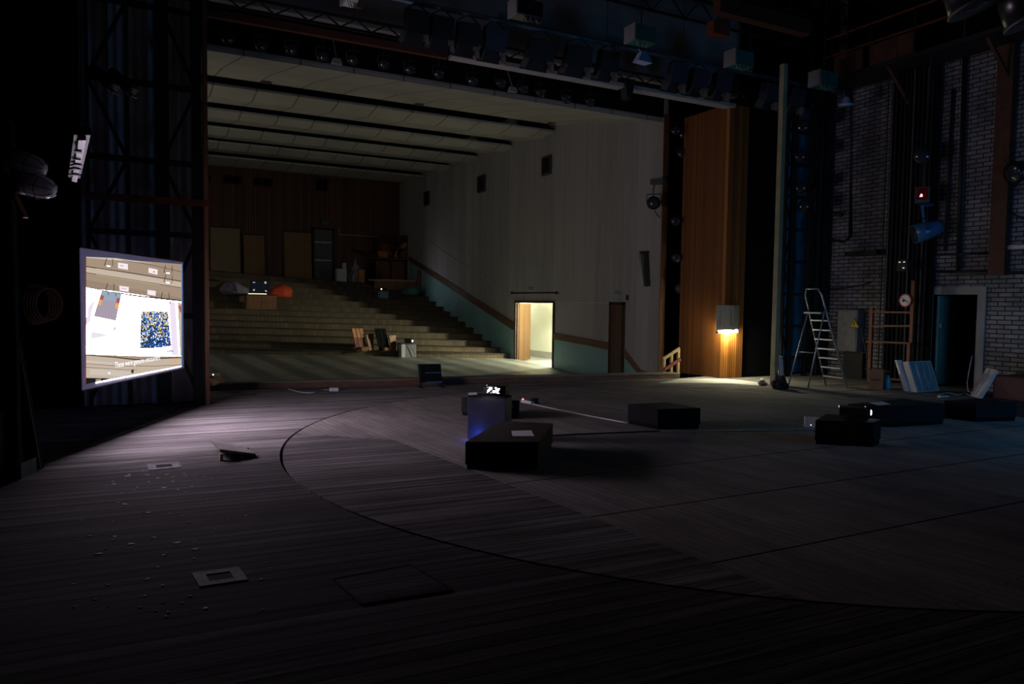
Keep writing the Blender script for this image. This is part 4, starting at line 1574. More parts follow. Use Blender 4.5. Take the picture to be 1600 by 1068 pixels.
def boxat(name, lb, cat, x0, y0, x1, y1, Y, depth, m_, rot=0.0, group=None, floor_=None):
    a_, c_ = onY(x0, y1, Y), onY(x1, y0, Y)
    w_, h_ = c_.x - a_.x, c_.z - a_.z
    z_ = a_.z if floor_ is None else floor_
    if floor_ is not None:
        h_ = c_.z - floor_
    b_ = MB()
    b_.bx((-w_ / 2, -depth / 2, 0), (w_ / 2, depth / 2, h_), 0.01)
    o_ = b_.build(name, m_)
    o_.location = ((a_.x + c_.x) / 2, Y + depth / 2, z_)
    o_.rotation_euler = (0, rot, 0)
    return tag(o_, lb, cat, group) if lb else o_


zt2 = steptop(8.8, 32.2)
boxat('carton', 'white carton lying flat on the top step beside the grey door', 'carton', 527, 420, 542, 429, 32.0, 0.35, K['white'], 0, None, zt2)
boxat('carton', 'tall narrow white carton standing behind the flat one near the grey door', 'carton', 536, 410.5, 541, 421, 32.5, 0.2, K['white'], 0, None, zt2)
boxat('wooden_crate', 'small orange brown crate standing at the end of the rubbish heap', 'crate', 561, 421, 570, 434, 31.95, 0.35, K['orange'], 0, None, zt2)
for px, py, w_, h_, lb in ((549, 428, 0.42, 0.45, 'low crumpled pale sack beside the flat white carton'), (556, 420, 0.36, 0.9, 'taller crumpled pale sack beside the orange crate')):
    p = V((onY(px, py, 32.5).x, 32.5, zt2))
    b = MB(p)
    bmesh.ops.create_icosphere(b.bm, subdivisions=3, radius=1.0)
    for v_ in b.bm.verts:
        x_, y_, z_ = v_.co
        k_ = 1 + 0.14 * math.sin(6 * x_ + 3 * z_) + 0.1 * math.sin(9 * y_ - 4 * z_)
        v_.co = (x_ * w_ / 2 * k_, y_ * 0.22 * k_, (max(z_, -0.6) + 0.6) / 1.6 * h_ * k_)
    tag(b.build('rubbish_sack', plain('grey_sack', (0.32, 0.33, 0.38), 0.7, 0, 0.3, 5)), lb, 'sack', 'sacks at the top of the steps')
# sideboard
a_, c_ = onY(586, 433, HY), onY(634, 404, HY)
t = thing('sideboard', 'long dark wooden sideboard under a heap of broken furniture in the top corner', 'sideboard', ((a_.x + c_.x) / 2, HY + 0.3, zt))
so_ = t.location.copy()
b = MB(so_)
b.bx((a_.x, HY, zt), (c_.x, HY + 0.6, c_.z - 0.05), 0.01)
b.build('body', K['darkwood'], t)
b = MB(so_)
b.bx((a_.x - 0.04, HY - 0.04, c_.z - 0.05), (c_.x + 0.04, HY + 0.62, c_.z), 0.008)
b.build('top', K['brownwood'], t)
for k in range(2):
    w_ = (c_.x - a_.x) / 2
    b = MB(so_)
    b.bx((a_.x + w_ * k + 0.05, HY - 0.02, zt + 0.1), (a_.x + w_ * (k + 1) - 0.05, HY, c_.z - 0.16))
    dd_ = b.build('door', K['chairwood'], t)
    b = MB(so_)
    b.bx((a_.x + w_ * (k + 0.5) - 0.12, HY - 0.04, c_.z - 0.3), (a_.x + w_ * (k + 0.5) + 0.12, HY - 0.02, c_.z - 0.26))
    b.build('handle', K['iron'], dd_)
zs = c_.z
rnd = random.Random(9)
for i, (px, w_, h_, rot, m_, lb) in enumerate([(597, 0.42, 0.28, 0.06, 'orange', 'small orange brown box on the heap on the sideboard'),
                                               (608, 0.3, 0.62, -0.5, 'redbrown', 'red brown slab tilted on the heap on the sideboard'),
                                               (617, 0.18, 0.85, 0.7, 'orange', 'orange plank leaning steeply on the heap near the wall'),
                                               (570, 1.1, 0.12, 0.2, 'darkwood', 'dark plank sticking out of the heap towards the grey door'),
                                               (610, 1.5, 0.3, -0.1, 'darkwood', 'wide dark board lying across the top of the heap'),
                                               (627, 0.5, 0.4, 0.25, 'redbrown', 'red brown broken seat on the heap close to the side wall')]):
    b = MB()
    b.bx((-w_ / 2, -0.14, 0), (w_ / 2, 0.14, h_), 0.01)
    o = b.build('broken_board', K[m_])
    o.location = (onY(px, 400, 32.95).x, 32.95 + 0.05 * (i % 3), zs + abs(math.sin(rot)) * w_ / 2 + 0.004 + (0.62 if i == 4 else 0.0))
    o.rotation_euler = (0, rot, 0)
    tag(o, lb, 'broken furniture', 'broken boards on the sideboard')
# low wooden barrier with its end post
Yb = 31.1
zb = steptop(10.5, Yb)
a_, c_ = onY(577, 446, Yb), onY(651, 436, Yb)
t = thing('wooden_barrier', 'low wooden barrier with pale top plank and end post at the side wall', 'barrier', ((a_.x + c_.x) / 2, Yb, zb))
bo = t.location.copy()
ztop = onY(615, 437, Yb).z
b = MB(bo)
b.bx((a_.x, Yb, ztop - 0.06), (c_.x, Yb + 0.28, ztop))
b.build('top_plank', K['palewood'], t)
b = MB(bo)
b.bx((a_.x + 0.25, Yb + 0.06, zb), (c_.x, Yb + 0.1, ztop - 0.06))
b.build('front_board', K['brownwood'], t)
b = MB(bo)
pz_ = onY(655, 421, Yb).z
b.solid([[(c_.x, Yb, zb), (c_.x + 0.14, Yb, zb), (c_.x + 0.14, Yb + 0.12, zb), (c_.x, Yb + 0.12, zb)], [(c_.x + 0.1, Yb, pz_), (c_.x + 0.24, Yb, pz_), (c_.x + 0.24, Yb + 0.12, pz_), (c_.x + 0.1, Yb + 0.12, pz_)]])
b.build('post', K['brownwood'], t)
for k in range(3):
    b = MB()
    x_ = onY(610 + 6 * k, 434, Yb + 0.1).x
    b.bx((-0.4, -0.04, 0), (0.4, 0.04, 0.025))
    o = b.build('loose_lath', K['palewood'])
    o.location = (x_, Yb + 0.07 + 0.07 * k, ztop + 0.001 + 0.0 * k)
    o.rotation_euler = (0, 0, 0.12 * k)
    o.location.y = Yb + 0.05 + 0.1 * k
    o.rotation_euler = (0, 0, 0)
    tag(o, ['front one of three pale laths lying on the low barrier', 'middle one of three pale laths lying on the low barrier', 'rear one of three pale laths lying on the low barrier'][k], 'lath', 'laths on the barrier')
# small blue plinth with a projector on the steps
p = hit(600, 473)
a_, c_ = onY(594, 473, p.y), onY(607, 454.5, p.y)
t = thing('blue_plinth', 'small blue grey plinth on the upper steps carrying a projector', 'plinth', ((a_.x + c_.x) / 2, p.y + 0.18, p.z))
bo = t.location.copy()
b = MB(bo)
b.bx((a_.x, p.y + 0.02, p.z), (c_.x, p.y + 0.34, c_.z - 0.02), 0.008)
b.build('body', plain('blue_grey_paint', (0.2, 0.32, 0.42), 0.6), t)
b = MB(bo)
b.bx((a_.x - 0.01, p.y + 0.01, c_.z - 0.02), (c_.x + 0.01, p.y + 0.35, c_.z))
b.build('top', K['iron'], t)
projector('video_projector', 'small black projector with a point of light on the blue plinth up the steps', V(((a_.x + c_.x) / 2, p.y + 0.17, c_.z)), V((-0.3, -0.9, 0)), emis('far_lens_glow', (1, 0.9, 0.7), 1.2), 0.3, 0.25, 0.14, 1)
lamp('steps_projector_beam', 'SPOT', ((a_.x + c_.x) / 2 + 0.25, p.y - 0.1, c_.z + 0.12), 13, (0.85, 0.84, 1.0), 0.05, None, (11.8, 28.6, 3.0), math.radians(125), 1.0)
p = hit(643, 463)
b = MB(p)
bmesh.ops.create_icosphere(b.bm, subdivisions=3, radius=1.0)
for v_ in b.bm.verts:
    x_, y_, z_ = v_.co
    v_.co = (x_ * 0.42 * (1 + 0.1 * math.sin(7 * z_)), y_ * 0.2 + 0.2, (max(z_, -0.5) + 0.5) / 1.5 * 0.36 * (1 + 0.25 * x_))
tag(b.build('green_sack', plain('green_plastic', (0.06, 0.26, 0.22), 0.4, 0, 0.3, 5), None, True), 'slumped dark green sack on the steps near the side wall', 'sack')


# the two old theatre seats
def seat(lb, px, py, lit):  # light and shade on the seats put into their slat and panel colours
    p_ = hit(px, py)
    t_ = thing('theatre_seat', lb, 'seat', p_, 0.28, 'old wooden theatre seats on the parquet')
    for k_ in range(3):
        b_ = MB()
        x0 = -0.3 + k_ * 0.185
        b_.solid([[(x0, -0.02, 0.03), (x0 + 0.17, -0.02, 0.03), (x0 + 0.17, 0.01, 0.03), (x0, 0.01, 0.03)], [(x0 - 0.2, 0.06, 0.86), (x0 - 0.03, 0.06, 0.86), (x0 - 0.03, 0.09, 0.86), (x0 - 0.2, 0.09, 0.86)]])
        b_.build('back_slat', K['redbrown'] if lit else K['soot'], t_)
        b_ = MB()
        b_.solid([[(x0 - 0.125, -0.01, 0.5), (x0 + 0.035, -0.01, 0.5), (x0 + 0.035, 0.03, 0.5), (x0 - 0.125, 0.03, 0.5)], [(x0 - 0.2, 0.02, 0.83), (x0 - 0.04, 0.02, 0.83), (x0 - 0.04, 0.055, 0.83), (x0 - 0.2, 0.055, 0.83)]])
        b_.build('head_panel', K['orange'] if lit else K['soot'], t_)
    b_ = MB()
    b_.bar((-0.52, 0.07, 0.87), (0.1, 0.07, 0.87), 0.05, 0.03)
    b_.build('top_rail', K['darkwood'], t_)
    b_ = MB()
    b_.bx((-0.2, -0.2, 0.05), (0.22, -0.05, 0.16))
    b_.build('folded_seat', K['chairwood'], t_)
    b_ = MB()
    b_.solid([[(0.27, -0.12, 0.0), (0.5, -0.08, 0.0), (0.5, -0.04, 0.0), (0.27, -0.08, 0.0)], [(0.14, -0.06, 0.6), (0.58, 0.02, 0.6), (0.58, 0.06, 0.6), (0.14, -0.02, 0.6)]])
    b_.build('side_panel', K['chairwood'], t_)
    b_ = MB()
    b_.bar((0.1, -0.05, 0.62), (0.62, 0.04, 0.62), 0.07, 0.03)
    b_.build('armrest', K['darkwood'], t_)
    b_ = MB()
    b_.bx((-0.3, -0.08, 0), (0.3, 0.02, 0.03))
    b_.build('foot_rail', K['brownwood'], t_)
    t_.scale = (0.72, 0.9, 0.84)


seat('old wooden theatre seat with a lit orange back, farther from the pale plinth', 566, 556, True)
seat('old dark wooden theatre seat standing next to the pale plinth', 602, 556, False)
# pale plinth with a projector on the parquet
p = hit(636, 558)
a_, c_ = onY(627, 558, p.y), onY(650.5, 536, p.y)
t = thing('pale_plinth', 'pale grey plinth with a small projector on it at the foot of the steps', 'plinth', ((a_.x + c_.x) / 2, p.y + 0.2, p.z))
bo = t.location.copy()
b = MB(bo)
b.bx((a_.x, p.y, p.z - 0.02), (c_.x, p.y + 0.4, c_.z - 0.03), 0.008)
b.build('body', plain('plinth_grey', (0.3, 0.32, 0.36), 0.6, 0, 0.08), t)
b = MB(bo)
b.bx((a_.x + 0.004, p.y - 0.012, p.z), (a_.x + (c_.x - a_.x) * 0.24, p.y, c_.z - 0.03))
b.build('white_panel', K['paper'], t)
b = MB(bo)
b.bx((a_.x - 0.01, p.y - 0.02, c_.z - 0.03), (c_.x + 0.01, p.y + 0.41, c_.z))
b.build('top', K['iron'], t)
projector('video_projector', 'small black projector on the pale plinth at the foot of the steps', V(((a_.x + c_.x) / 2 + 0.1, p.y + 0.2, c_.z)), V((0.5, -0.8, 0)), emis('mid_lens_glow', (1, 1, 0.95), 4), 0.28, 0.24, 0.13, 1)
b = MB(V((a_.x + 0.2, p.y, c_.z)))
b.path([(a_.x + 0.2, p.y - 0.03, c_.z), (a_.x + 0.34, p.y - 0.035, c_.z - 0.18), (c_.x - 0.05, p.y - 0.05, c_.z - 0.36), (c_.x + 0.3, p.y - 0.1, p.z + 0.015)], 0.009, 6)
tag(b.build('hanging_lead', K['card']), 'pale lead hanging down the front of the pale plinth', 'cable')

# ---------------------------------------------------------------- on the auditorium side wall
WF = WX - 0.002
for (x0, y0, x1, y1), lb in (((849, 245, 862, 272), 'louvred wall grille nearest the stage on the auditorium side wall'), ((748, 275, 759, 299), 'middle one of three louvred grilles on the auditorium side wall'), ((664, 300, 671.5, 320), 'louvred wall grille farthest from the stage on the auditorium side wall')):
    a_, c_ = onX(x0, y1, WF), onX(x1, y0, WF)
    c0 = onX((x0 + x1) / 2, (y0 + y1) / 2, WF)
    t = thing('wall_grille', lb, 'grille', c0, 0, 'grilles high on the side wall')
    h_ = (y1 - y0) / 2
    ya, yb = a_.y, c_.y
    z0_, z1_ = c0.z - abs(onX((x0 + x1) / 2, y0, WF).z - c0.z), c0.z + abs(onX((x0 + x1) / 2, y0, WF).z - c0.z)
    b = MB(c0)
    b.bx((WF - 0.03, yb, z0_), (WF, ya, z1_))
    b.build('back', K['soot'], t)
    b = MB(c0)
    for k in range(9):
        z_ = z0_ + (z1_ - z0_) * (k + 0.5) / 9
        b.bx((WF - 0.06, yb + 0.03, z_ - 0.018), (WF - 0.03, ya - 0.03, z_ + 0.01))
    b.build('louvre', K['darkwood'], t)
    b = MB(c0)
    for y_ in (ya, yb):
        b.bx((WF - 0.065, y_ - 0.03, z0_), (WF, y_ + 0.03, z1_))
    for z_ in (z0_, z1_):
        b.bx((WF - 0.065, yb, z_ - 0.03), (WF, ya, z_ + 0.03))
    b.build('frame', K['iron'], t)
# curtain rail over the lit door
t = thing('curtain_rail', 'dark curtain rail on brackets above the lit doorway', 'curtain rail', onX(835, 457, WF - 0.1))
bo = t.location.copy()
b = MB(bo)
b.tube(onX(800, 457.5, WF - 0.12), onX(869, 457, WF - 0.12), 0.025, 8)
b.build('rail', K['black'], t)
for px in (806, 862):
    b = MB(bo)
    p = onX(px, 457.3, WF - 0.12)
    b.bar(p, p + V((0.12, 0, 0)), 0.025)
    b.build('bracket', K['iron'], t)
for px in (800, 869):
    b = MB(bo)
    b.lathe([(0.0, -0.05), (0.045, -0.02), (0.045, 0.02), (0.0, 0.05)], onX(px, 457.2, WF - 0.12), (0, 1, 0), 10)
    b.build('end_knob', K['black'], t)
for px, py, lb in ((830, 450, 'tiny blue sign box on the side wall above the curtain rail'), (966, 457, 'tiny blue sign box on the side wall above the narrow slatted door')):
    p = onX(px, py, WF)
    b = MB(p)
    b.bx((WF - 0.05, p.y - 0.12, p.z - 0.04), (WF, p.y + 0.12, p.z + 0.045), 0.006)
    tag(b.build('sign_box', plain('sign_blue_green', (0.14, 0.3, 0.33), 0.5)), lb, 'sign', 'sign boxes over the side doors')
p = onX(981, 465, WF)
b = MB(p)
b.bx((WF - 0.04, p.y - 0.04, p.z - 0.06), (WF, p.y + 0.04, p.z + 0.07), 0.006)
tag(b.build('light_switch', K['black']), 'small black switch on the side wall beside the narrow slatted door', 'switch')
b = MB(onX(805, 468, WF))
b.path([onX(x, y, WF - 0.02) for x, y in ((640, 356), (700, 398), (770, 441), (804.5, 470), (868, 471.5), (955, 473))], 0.011, 6)
tag(b.build('wall_cable', K['cable']), 'thin pale cable stapled across the side wall above the doors', 'cable')
# long pale fitting hung askew
t = thing('strip_fitting', 'pale strip light fitting hanging upright and askew on the side wall', 'light fitting', onX(1004, 420, WF - 0.06))
bo = t.location.copy()
b = MB(bo)
b.bar(onX(998, 395, WF - 0.09), onX(1003.5, 447, WF - 0.09), 0.12, 0.1)
b.build('tray', K['plaster'], t)
b = MB(bo)
b.bar(onX(1009, 394, WF - 0.06), onX(1011.5, 447, WF - 0.06), 0.07, 0.1)
b.build('side', K['black'], t)
b = MB(bo)
b.bar(onX(1000, 394.5, WF - 0.05), onX(1012.5, 393.5, WF - 0.05), 0.05, 0.06)
b.build('end_cap', K['steel'], t)


def spot(lb, c, aim, r=0.11, L_=0.3, name='profile_spotlight', group=None, body='hull', lens='glass'):
    d_ = V(aim).normalized()
    t_ = thing(name, lb, 'spotlight', c, 0, group)
    b_ = MB()
    b_.lathe([(r * 0.55, -L_ * 0.62), (r * 0.8, -L_ * 0.5), (r * 0.95, -L_ * 0.1), (r, L_ * 0.4)], (0, 0, 0), d_, 16)
    b_.build('housing', K[body], t_, True)
    b_ = MB()
    b_.lathe([(r * 0.9, L_ * 0.4), (r * 0.75, L_ * 0.44), (r * 0.35, L_ * 0.48), (0.004, L_ * 0.495)], (0, 0, 0), d_, 16)
    b_.build('lens', K[lens], t_, True)
    b_ = MB()
    u_, v_ = b_.frame_axes(d_)
    b_.path([u_ * r * 1.08, u_ * r * 1.08 - v_ * r * 1.3 if v_.z < 0 else u_ * r * 1.08 + v_ * r * 1.3, -u_ * r * 1.08 - v_ * r * 1.3 if v_.z < 0 else -u_ * r * 1.08 + v_ * r * 1.3, -u_ * r * 1.08], 0.012, 6)
    b_.build('yoke', K['steel'], t_)
    return t_


p = onX(1022, 317, WF - 0.35)
spot('black spotlight on the end of the side wall with small glints in its lens', p, V((-0.7, -0.7, -0.1)), 0.16, 0.4, 'wall_spotlight')
t = thing('wall_bracket', 'grey wall arm with a looping cable above the black wall spotlight', 'bracket', onX(1026, 283, WF - 0.2))
bo = t.location.copy()
b = MB(bo)
b.bar(onX(1019, 284, WF - 0.3), onX(1038, 283, WF - 0.3), 0.12, 0.14)
b.build('arm', K['iron'], t)
b = MB(bo)
b.path([onX(1023, 287, WF - 0.3), onX(1020.5, 297, WF - 0.32), onX(1021, 308, WF - 0.3)], 0.015, 6)
b.build('cable_loop', K['darkcable'], t)
b = MB(onX(1028, 335, WF - 0.1))
b.path([onX(1023, 329, WF - 0.2), onX(1027, 336, WF - 0.1), onX(1032, 340, WF - 0.05)], 0.012, 6)
tag(b.build('hanging_lead', K['darkcable']), 'short dark lead hanging below the black wall spotlight', 'cable')
# lamps in the black slot beside the wood panel
SX = 12.35
lb_ = ['topmost', 'second', 'third', 'fourth', 'fifth', 'lowest']
t = thing('lamp_boom', 'black vertical pipe carrying spotlights in the dark slot beside the wood panel', 'pipe', (12.45, 14.2, -0.8))
b = MB((12.45, 14.2, -0.8))
b.tube((12.45, 14.2, -0.8), (12.45, 14.2, 6.2), 0.03, 8)
b.build('pipe', K['black'], t)
for i, (px, py) in enumerate([(1056, 204), (1068, 210), (1066, 240), (1056, 345), (1057, 402), (1063, 450)]):
    p = onY(px, py, 14.0)
    t = spot(['topmost', 'second highest', 'third highest', 'fourth highest', 'second lowest', 'lowest, pale rimmed'][i] + ' spotlight in the dark slot beside the wood panel', p, V((-0.62, -0.75, -0.15)), 0.12, 0.3, 'slot_spotlight', 'spotlights in the dark slot', 'hull' if i < 5 else 'iron')
    b = MB()
    b.bar(V((0, 0.06, 0)), V((12.45 - p.x, 14.17 - p.y, 0)), 0.03)
    b.build('arm', K['black'], t)

# handrail of the steps down from the stage
t = thing('wooden_handrail', 'yellowish wooden handrail of three posts at the end of the stage lip', 'handrail', onY(1050, 583, 13.15))
bo = t.location.copy()
for px, py in ((1060, 545), (1049.5, 552.5), (1038, 560)):
    a_ = onY(px, 590, 13.0)
    c_ = onY(px, py, 13.0)
    b = MB(bo)
    b.bx((a_.x - 0.03, 13.0, -0.3), (a_.x + 0.03, 13.06, c_.z))
    b.build('post', K['palewood'], t)
for p_, q_ in (((1036, 560.5), (1061.5, 544)), ((1038, 577), (1063, 561))):
    b = MB(bo)
    b.bar(onY(*p_, 12.97), onY(*q_, 12.97), 0.04, 0.07)
    b.build('rail', K['palewood'] if p_[1] < 570 else K['redbrown'], t)

# ================================================================ portal lamp and sheet
q1, q2, q3 = onY(1119, 500, 12.24), onY(1147, 500, 12.08), onY(1155, 500, 12.34)
zt_, zb_ = onY(1133, 476.5, 12.08).z, onY(1133, 515, 12.08).z
t = thing('boxed_lamp', 'pale box with a glowing fluorescent tube below it on the slatted wood panel', 'lamp', (q2.x, q2.y + 0.1, (zt_ + zb_) / 2))
bo = t.location.copy()
q4 = q1 + (q3 - q2)
b = MB(bo)
P4 = [(q1.x, q1.y), (q2.x, q2.y), (q3.x, q3.y), (q4.x, q4.y)]
b.slab(P4, zb_, zt_, 0.008)
b.build('housing', plain('lamp_box_cream', (0.42, 0.4, 0.34), 0.7, 0, 0.1), t)
b = MB(bo)
fd = (q2 - q1).normalized()
fn = V((fd.y, -fd.x, 0))
for f_, w_ in ((0.78, 0.035), (0.2, 0.02)):
    for k in range(9):
        s_ = q1.lerp(q2, f_) + fn * 0.003
        z_ = zb_ + (zt_ - zb_) * (0.16 + 0.075 * k)
        b.prism([V((s_.x, s_.y, z_)), V((s_.x + fd.x * w_, s_.y + fd.y * w_, z_)), V((s_.x + fd.x * w_, s_.y + fd.y * w_, z_ + 0.018)), V((s_.x, s_.y, z_ + 0.018))], fn * 0.002)
o = b.build('printed_lettering', K['iron'], t)
o['kind'] = 'stuff'
tb0, tb1 = onY(1122, 518.5, 12.3), onY(1152, 517.5, 12.27)
b = MB(bo)
b.tube(tb0, tb1, 0.026, 12)
b.build('tube', emis('fluorescent_tube', (1.0, 0.99, 0.66), 250), t)
b = MB(bo)
for p_, e_ in ((tb0, tb0 + (tb0 - tb1).normalized() * 0.05), (tb1, tb1 + (tb1 - tb0).normalized() * 0.05)):
    b.tube(p_, e_, 0.03, 12)
b.build('tube_holder', K['iron'], t)
b = MB(bo)
b.bar((tb1.x, tb1.y + 0.05, tb1.z + 0.03), (tb1.x, 12.385, tb1.z + 0.06), 0.03)
b.build('arm', K['iron'], t)
b = MB(fl(1130, 596))
q_ = [fl(x, y) for x, y in ((1030, 598), (1062, 591.5), (1100, 591.3), (1132, 591.5), (1160, 594), (1192, 598.3), (1186, 602), (1140, 598.8), (1095, 598))]
b.prism(q_, (0, 0, 0.004))
t = thing('floor_sheet', 'brightly lit white lino sheet on the floor below the boxed lamp', 'floor sheet', fl(1130, 596))
b2 = MB(t.location)
b2.prism(q_, (0, 0, 0.004))
b2.build('sheet', plain('white_lino', (0.85, 0.85, 0.8), 0.6, 0, 0.05), t)
b.bm.free()
b = MB(t.location)
e0, e1 = fl(1186, 602), fl(1193, 598)
b.path([e0 + V((0.03, 0.0, 0.05)), e0.lerp(e1, 0.5) + V((0.05, 0, 0.055)), e1 + V((0.06, 0.1, 0.05))], 0.05, 10)
b.build('rolled_end', K['plaster'], t, True)

# beige post at the stage side of the opening
pp = fl(1209, 602)
b = MB((pp.x, pp.y, 0))
b.bx((pp.x - 0.055, pp.y - 0.06, 0), (pp.x + 0.055, pp.y + 0.06, onY(1214, 98, pp.y).z), 0.006)
tag(b.build('portal_post', K['beige']), 'tall beige post at the stage side of the wood panel', 'post')
b = MB(fl(1205, 605))
bmesh.ops.create_icosphere(b.bm, subdivisions=3, radius=1.0)
for v_ in b.bm.verts:
    x_, y_, z_ = v_.co
    k_ = 1 + 0.2 * math.sin(5 * x_ + 4 * z_) + 0.15 * math.sin(7 * y_)
    v_.co = (x_ * 0.15 * k_, y_ * 0.13 * k_ - 0.22, (max(z_, -0.5) + 0.5) / 1.5 * 0.26 * k_)
tag(b.build('black_bundle', K['black']), 'crumpled black bundle on the floor at the foot of the beige post', 'cloth bundle')

# lighting tower in front of a blue cloth
TX = 12.35
LY = 12.25
t = thing('lighting_tower', 'black lattice lighting tower in front of the blue cloth by the beige post', 'tower', (13.3, LY, 0))
lo_ = t.location.copy()
xs = [onY(px, 400, LY).x for px in (1224, 1236, 1262, 1276, 1288)]
for x_, w_ in zip(xs, (0.05, 0.09, 0.09, 0.06, 0.2)):
    b = MB(lo_)
    b.bx((x_ - w_ / 2, LY - 0.05, 0), (x_ + w_ / 2, LY + 0.05, 9.3))
    b.build('post', K['black'], t)
for k in range(12):
    z0 = 0.4 + 0.74 * k
    b = MB(lo_)
    b.bx((xs[0], LY - 0.03, z0), (xs[4], LY + 0.03, z0 + 0.06))
    b.build('crosspiece', K['black'], t)
    b = MB(lo_)
    a_, c_ = (xs[0], xs[1]) if k % 2 else (xs[1], xs[0])
    b.bar((a_, LY, z0), (c_, LY, z0 + 0.74), 0.035)
    b.build('brace', K['black'], t)
    b = MB(lo_)
    a_, c_ = (xs[2], xs[3]) if k % 2 else (xs[3], xs[2])
    b.bar((a_, LY, z0), (c_, LY, z0 + 0.74), 0.035)
    b.build('brace', K['black'], t)
b = MB((13.7, 12.8, 0))
n_ = 50
for i in range(n_):
    xa_, xb_ = 12.46 + 2.5 * i / n_, 12.46 + 2.5 * (i + 1) / n_
    b.poly([(xa_, 12.8 + 0.03 * math.sin(i * 1.1), 0.02), (xb_, 12.8 + 0.03 * math.sin((i + 1) * 1.1), 0.02), (xb_, 12.8 + 0.03 * math.sin((i + 1) * 1.1), 6.4), (xa_, 12.8 + 0.03 * math.sin(i * 1.1), 6.4)])
tag(b.build('blue_cloth', plain('deep_blue_cloth', (0.05, 0.3, 0.46), 0.8, 0, 0.45, 1.1, (2, 1, 0.6)), None, True), 'deep blue hanging cloth behind the black lighting tower', 'cloth')
for i, (px, py, lb) in enumerate([(1254, 198, 'uppermost lamp on the black lighting tower before the blue cloth'), (1250, 244, 'second lamp from the top on the black lighting tower'), (1251, 293, 'third lamp from the top on the black lighting tower'), (1256, 322, 'lowest lamp on the black lighting tower before the blue cloth')]):
    t = spot(lb, onY(px, py, LY - 0.3), V((-0.7, -0.7, -0.12)), 0.14, 0.36, 'tower_spotlight', 'spotlights on the lighting tower')
    b = MB()
    b.bar(V((0, 0.1, 0)), V((xs[2] - t.location.x, 0.26, 0)), 0.03)
    b.build('arm', K['black'], t)

# aluminium stepladder
Bb = [fl(1231, 604.5), fl(1262, 608), fl(1292, 602), fl(1322, 606)]
A_ = (Bb[0] + Bb[1]) / 2
Bm = (Bb[2] + Bb[3]) / 2
dd = A_ - Bm
t = thing('stepladder', 'open aluminium stepladder with a hoop handrail beside the beige post', 'ladder', (A_ + Bm) / 2)
lo_ = t.location.copy()
wv = (Bb[2] - Bb[3]) / 2
wv = wv.normalized() * 0.27
pv = (Bb[0] - Bb[1]).normalized() * 0.22
S = lambda f, z, s: Bm + dd * f + V((0, 0, z)) + wv * s * (1 - 0.25 * z / 2.0)
HZ = 1.97
lean = lambda z: 0.72 * z / HZ
for s_ in (-1, 1):
    b = MB(lo_)
    b.path([S(lean(0), 0, s_), S(lean(HZ - 0.12), HZ - 0.12, s_), S(lean(HZ), HZ, s_ * 0.75)], 0.017, 8)
    b.build('rail', K['alu'], t, True)
PZ = 1.48
for s_ in (-1, 1):
    b = MB(lo_)
    b.tube(A_ + pv * s_, S(lean(PZ) + 0.04, PZ + 0.08, s_ * 0.95), 0.014, 8)
    b.build('leg', K['alu'], t, True)
b = MB(lo_)
b.tube(S(lean(HZ), HZ, -0.76), S(lean(HZ), HZ, 0.76), 0.017, 8)
b.build('hoop', K['alu'], t, True)
b = MB(lo_)
b.tube(A_ + pv + (S(lean(PZ) + 0.04, PZ, 1) - A_ - pv) * 0.48, A_ - pv + (S(lean(PZ) + 0.04, PZ, -1) - A_ + pv) * 0.48, 0.01, 6)
b.build('stretcher', K['alu'], t, True)
dn = dd.normalized()
for k in range(7):
    z_ = 0.19 * (k + 1)
    b = MB(lo_)
    c0, c1 = S(lean(z_), z_, -0.97), S(lean(z_), z_, 0.97)
    b.prism([c0 - dn * 0.04, c1 - dn * 0.04, c1 + dn * 0.04, c0 + dn * 0.04], (0, 0, 0.025))
    b.build('tread', K['alu'], t)
b = MB(lo_)
c0, c1 = S(lean(PZ), PZ, -0.97), S(lean(PZ), PZ, 0.97)
b.prism([c0 - dn * 0.1, c1 - dn * 0.1, c1 + dn * 0.16, c0 + dn * 0.16], (0, 0, 0.03))
b.build('platform', K['alu'], t)


# light fittings leaning at the side of the stage
def leaning(lb, base0, base1, top0, thick, slats, m_front, name='leaning_fitting', group='light fittings leaning at the side wall'):
    """base0-base1: the foot on the floor; top0: the upper end above base0"""
    up = top0 - base0
    q_ = [base0, base1, base1 + up, base0 + up]
    nv = (q_[1] - q_[0]).cross(up).normalized()
    t_ = thing(name, lb, 'light fitting', (base0 + base1) / 2, 0, group)
    o_ = t_.location.copy()
    b_ = MB(o_)
    b_.prism(q_, -nv * thick)
    b_.build('tray', K['white'], t_)
    w_ = base1 - base0
    if slats:
        b_ = MB(o_)
        b_.prism([base0 + w_ * 0.06 + up * 0.03 + nv * 0.002, base1 - w_ * 0.06 + up * 0.03 + nv * 0.002, base1 - w_ * 0.06 + up * 0.97 + nv * 0.002, base0 + w_ * 0.06 + up * 0.97 + nv * 0.002], nv * 0.003)
        b_.build('reflector', m_front, t_)
        for k in range(slats):
            b_ = MB(o_)
            s_ = base0 + w_ * ((k + 1) / (slats + 1)) + nv * 0.018
            b_.tube(s_ + up * 0.04, s_ + up * 0.96, 0.013, 8)
            b_.build('tube', K['frost'], t_, True)
    return t_


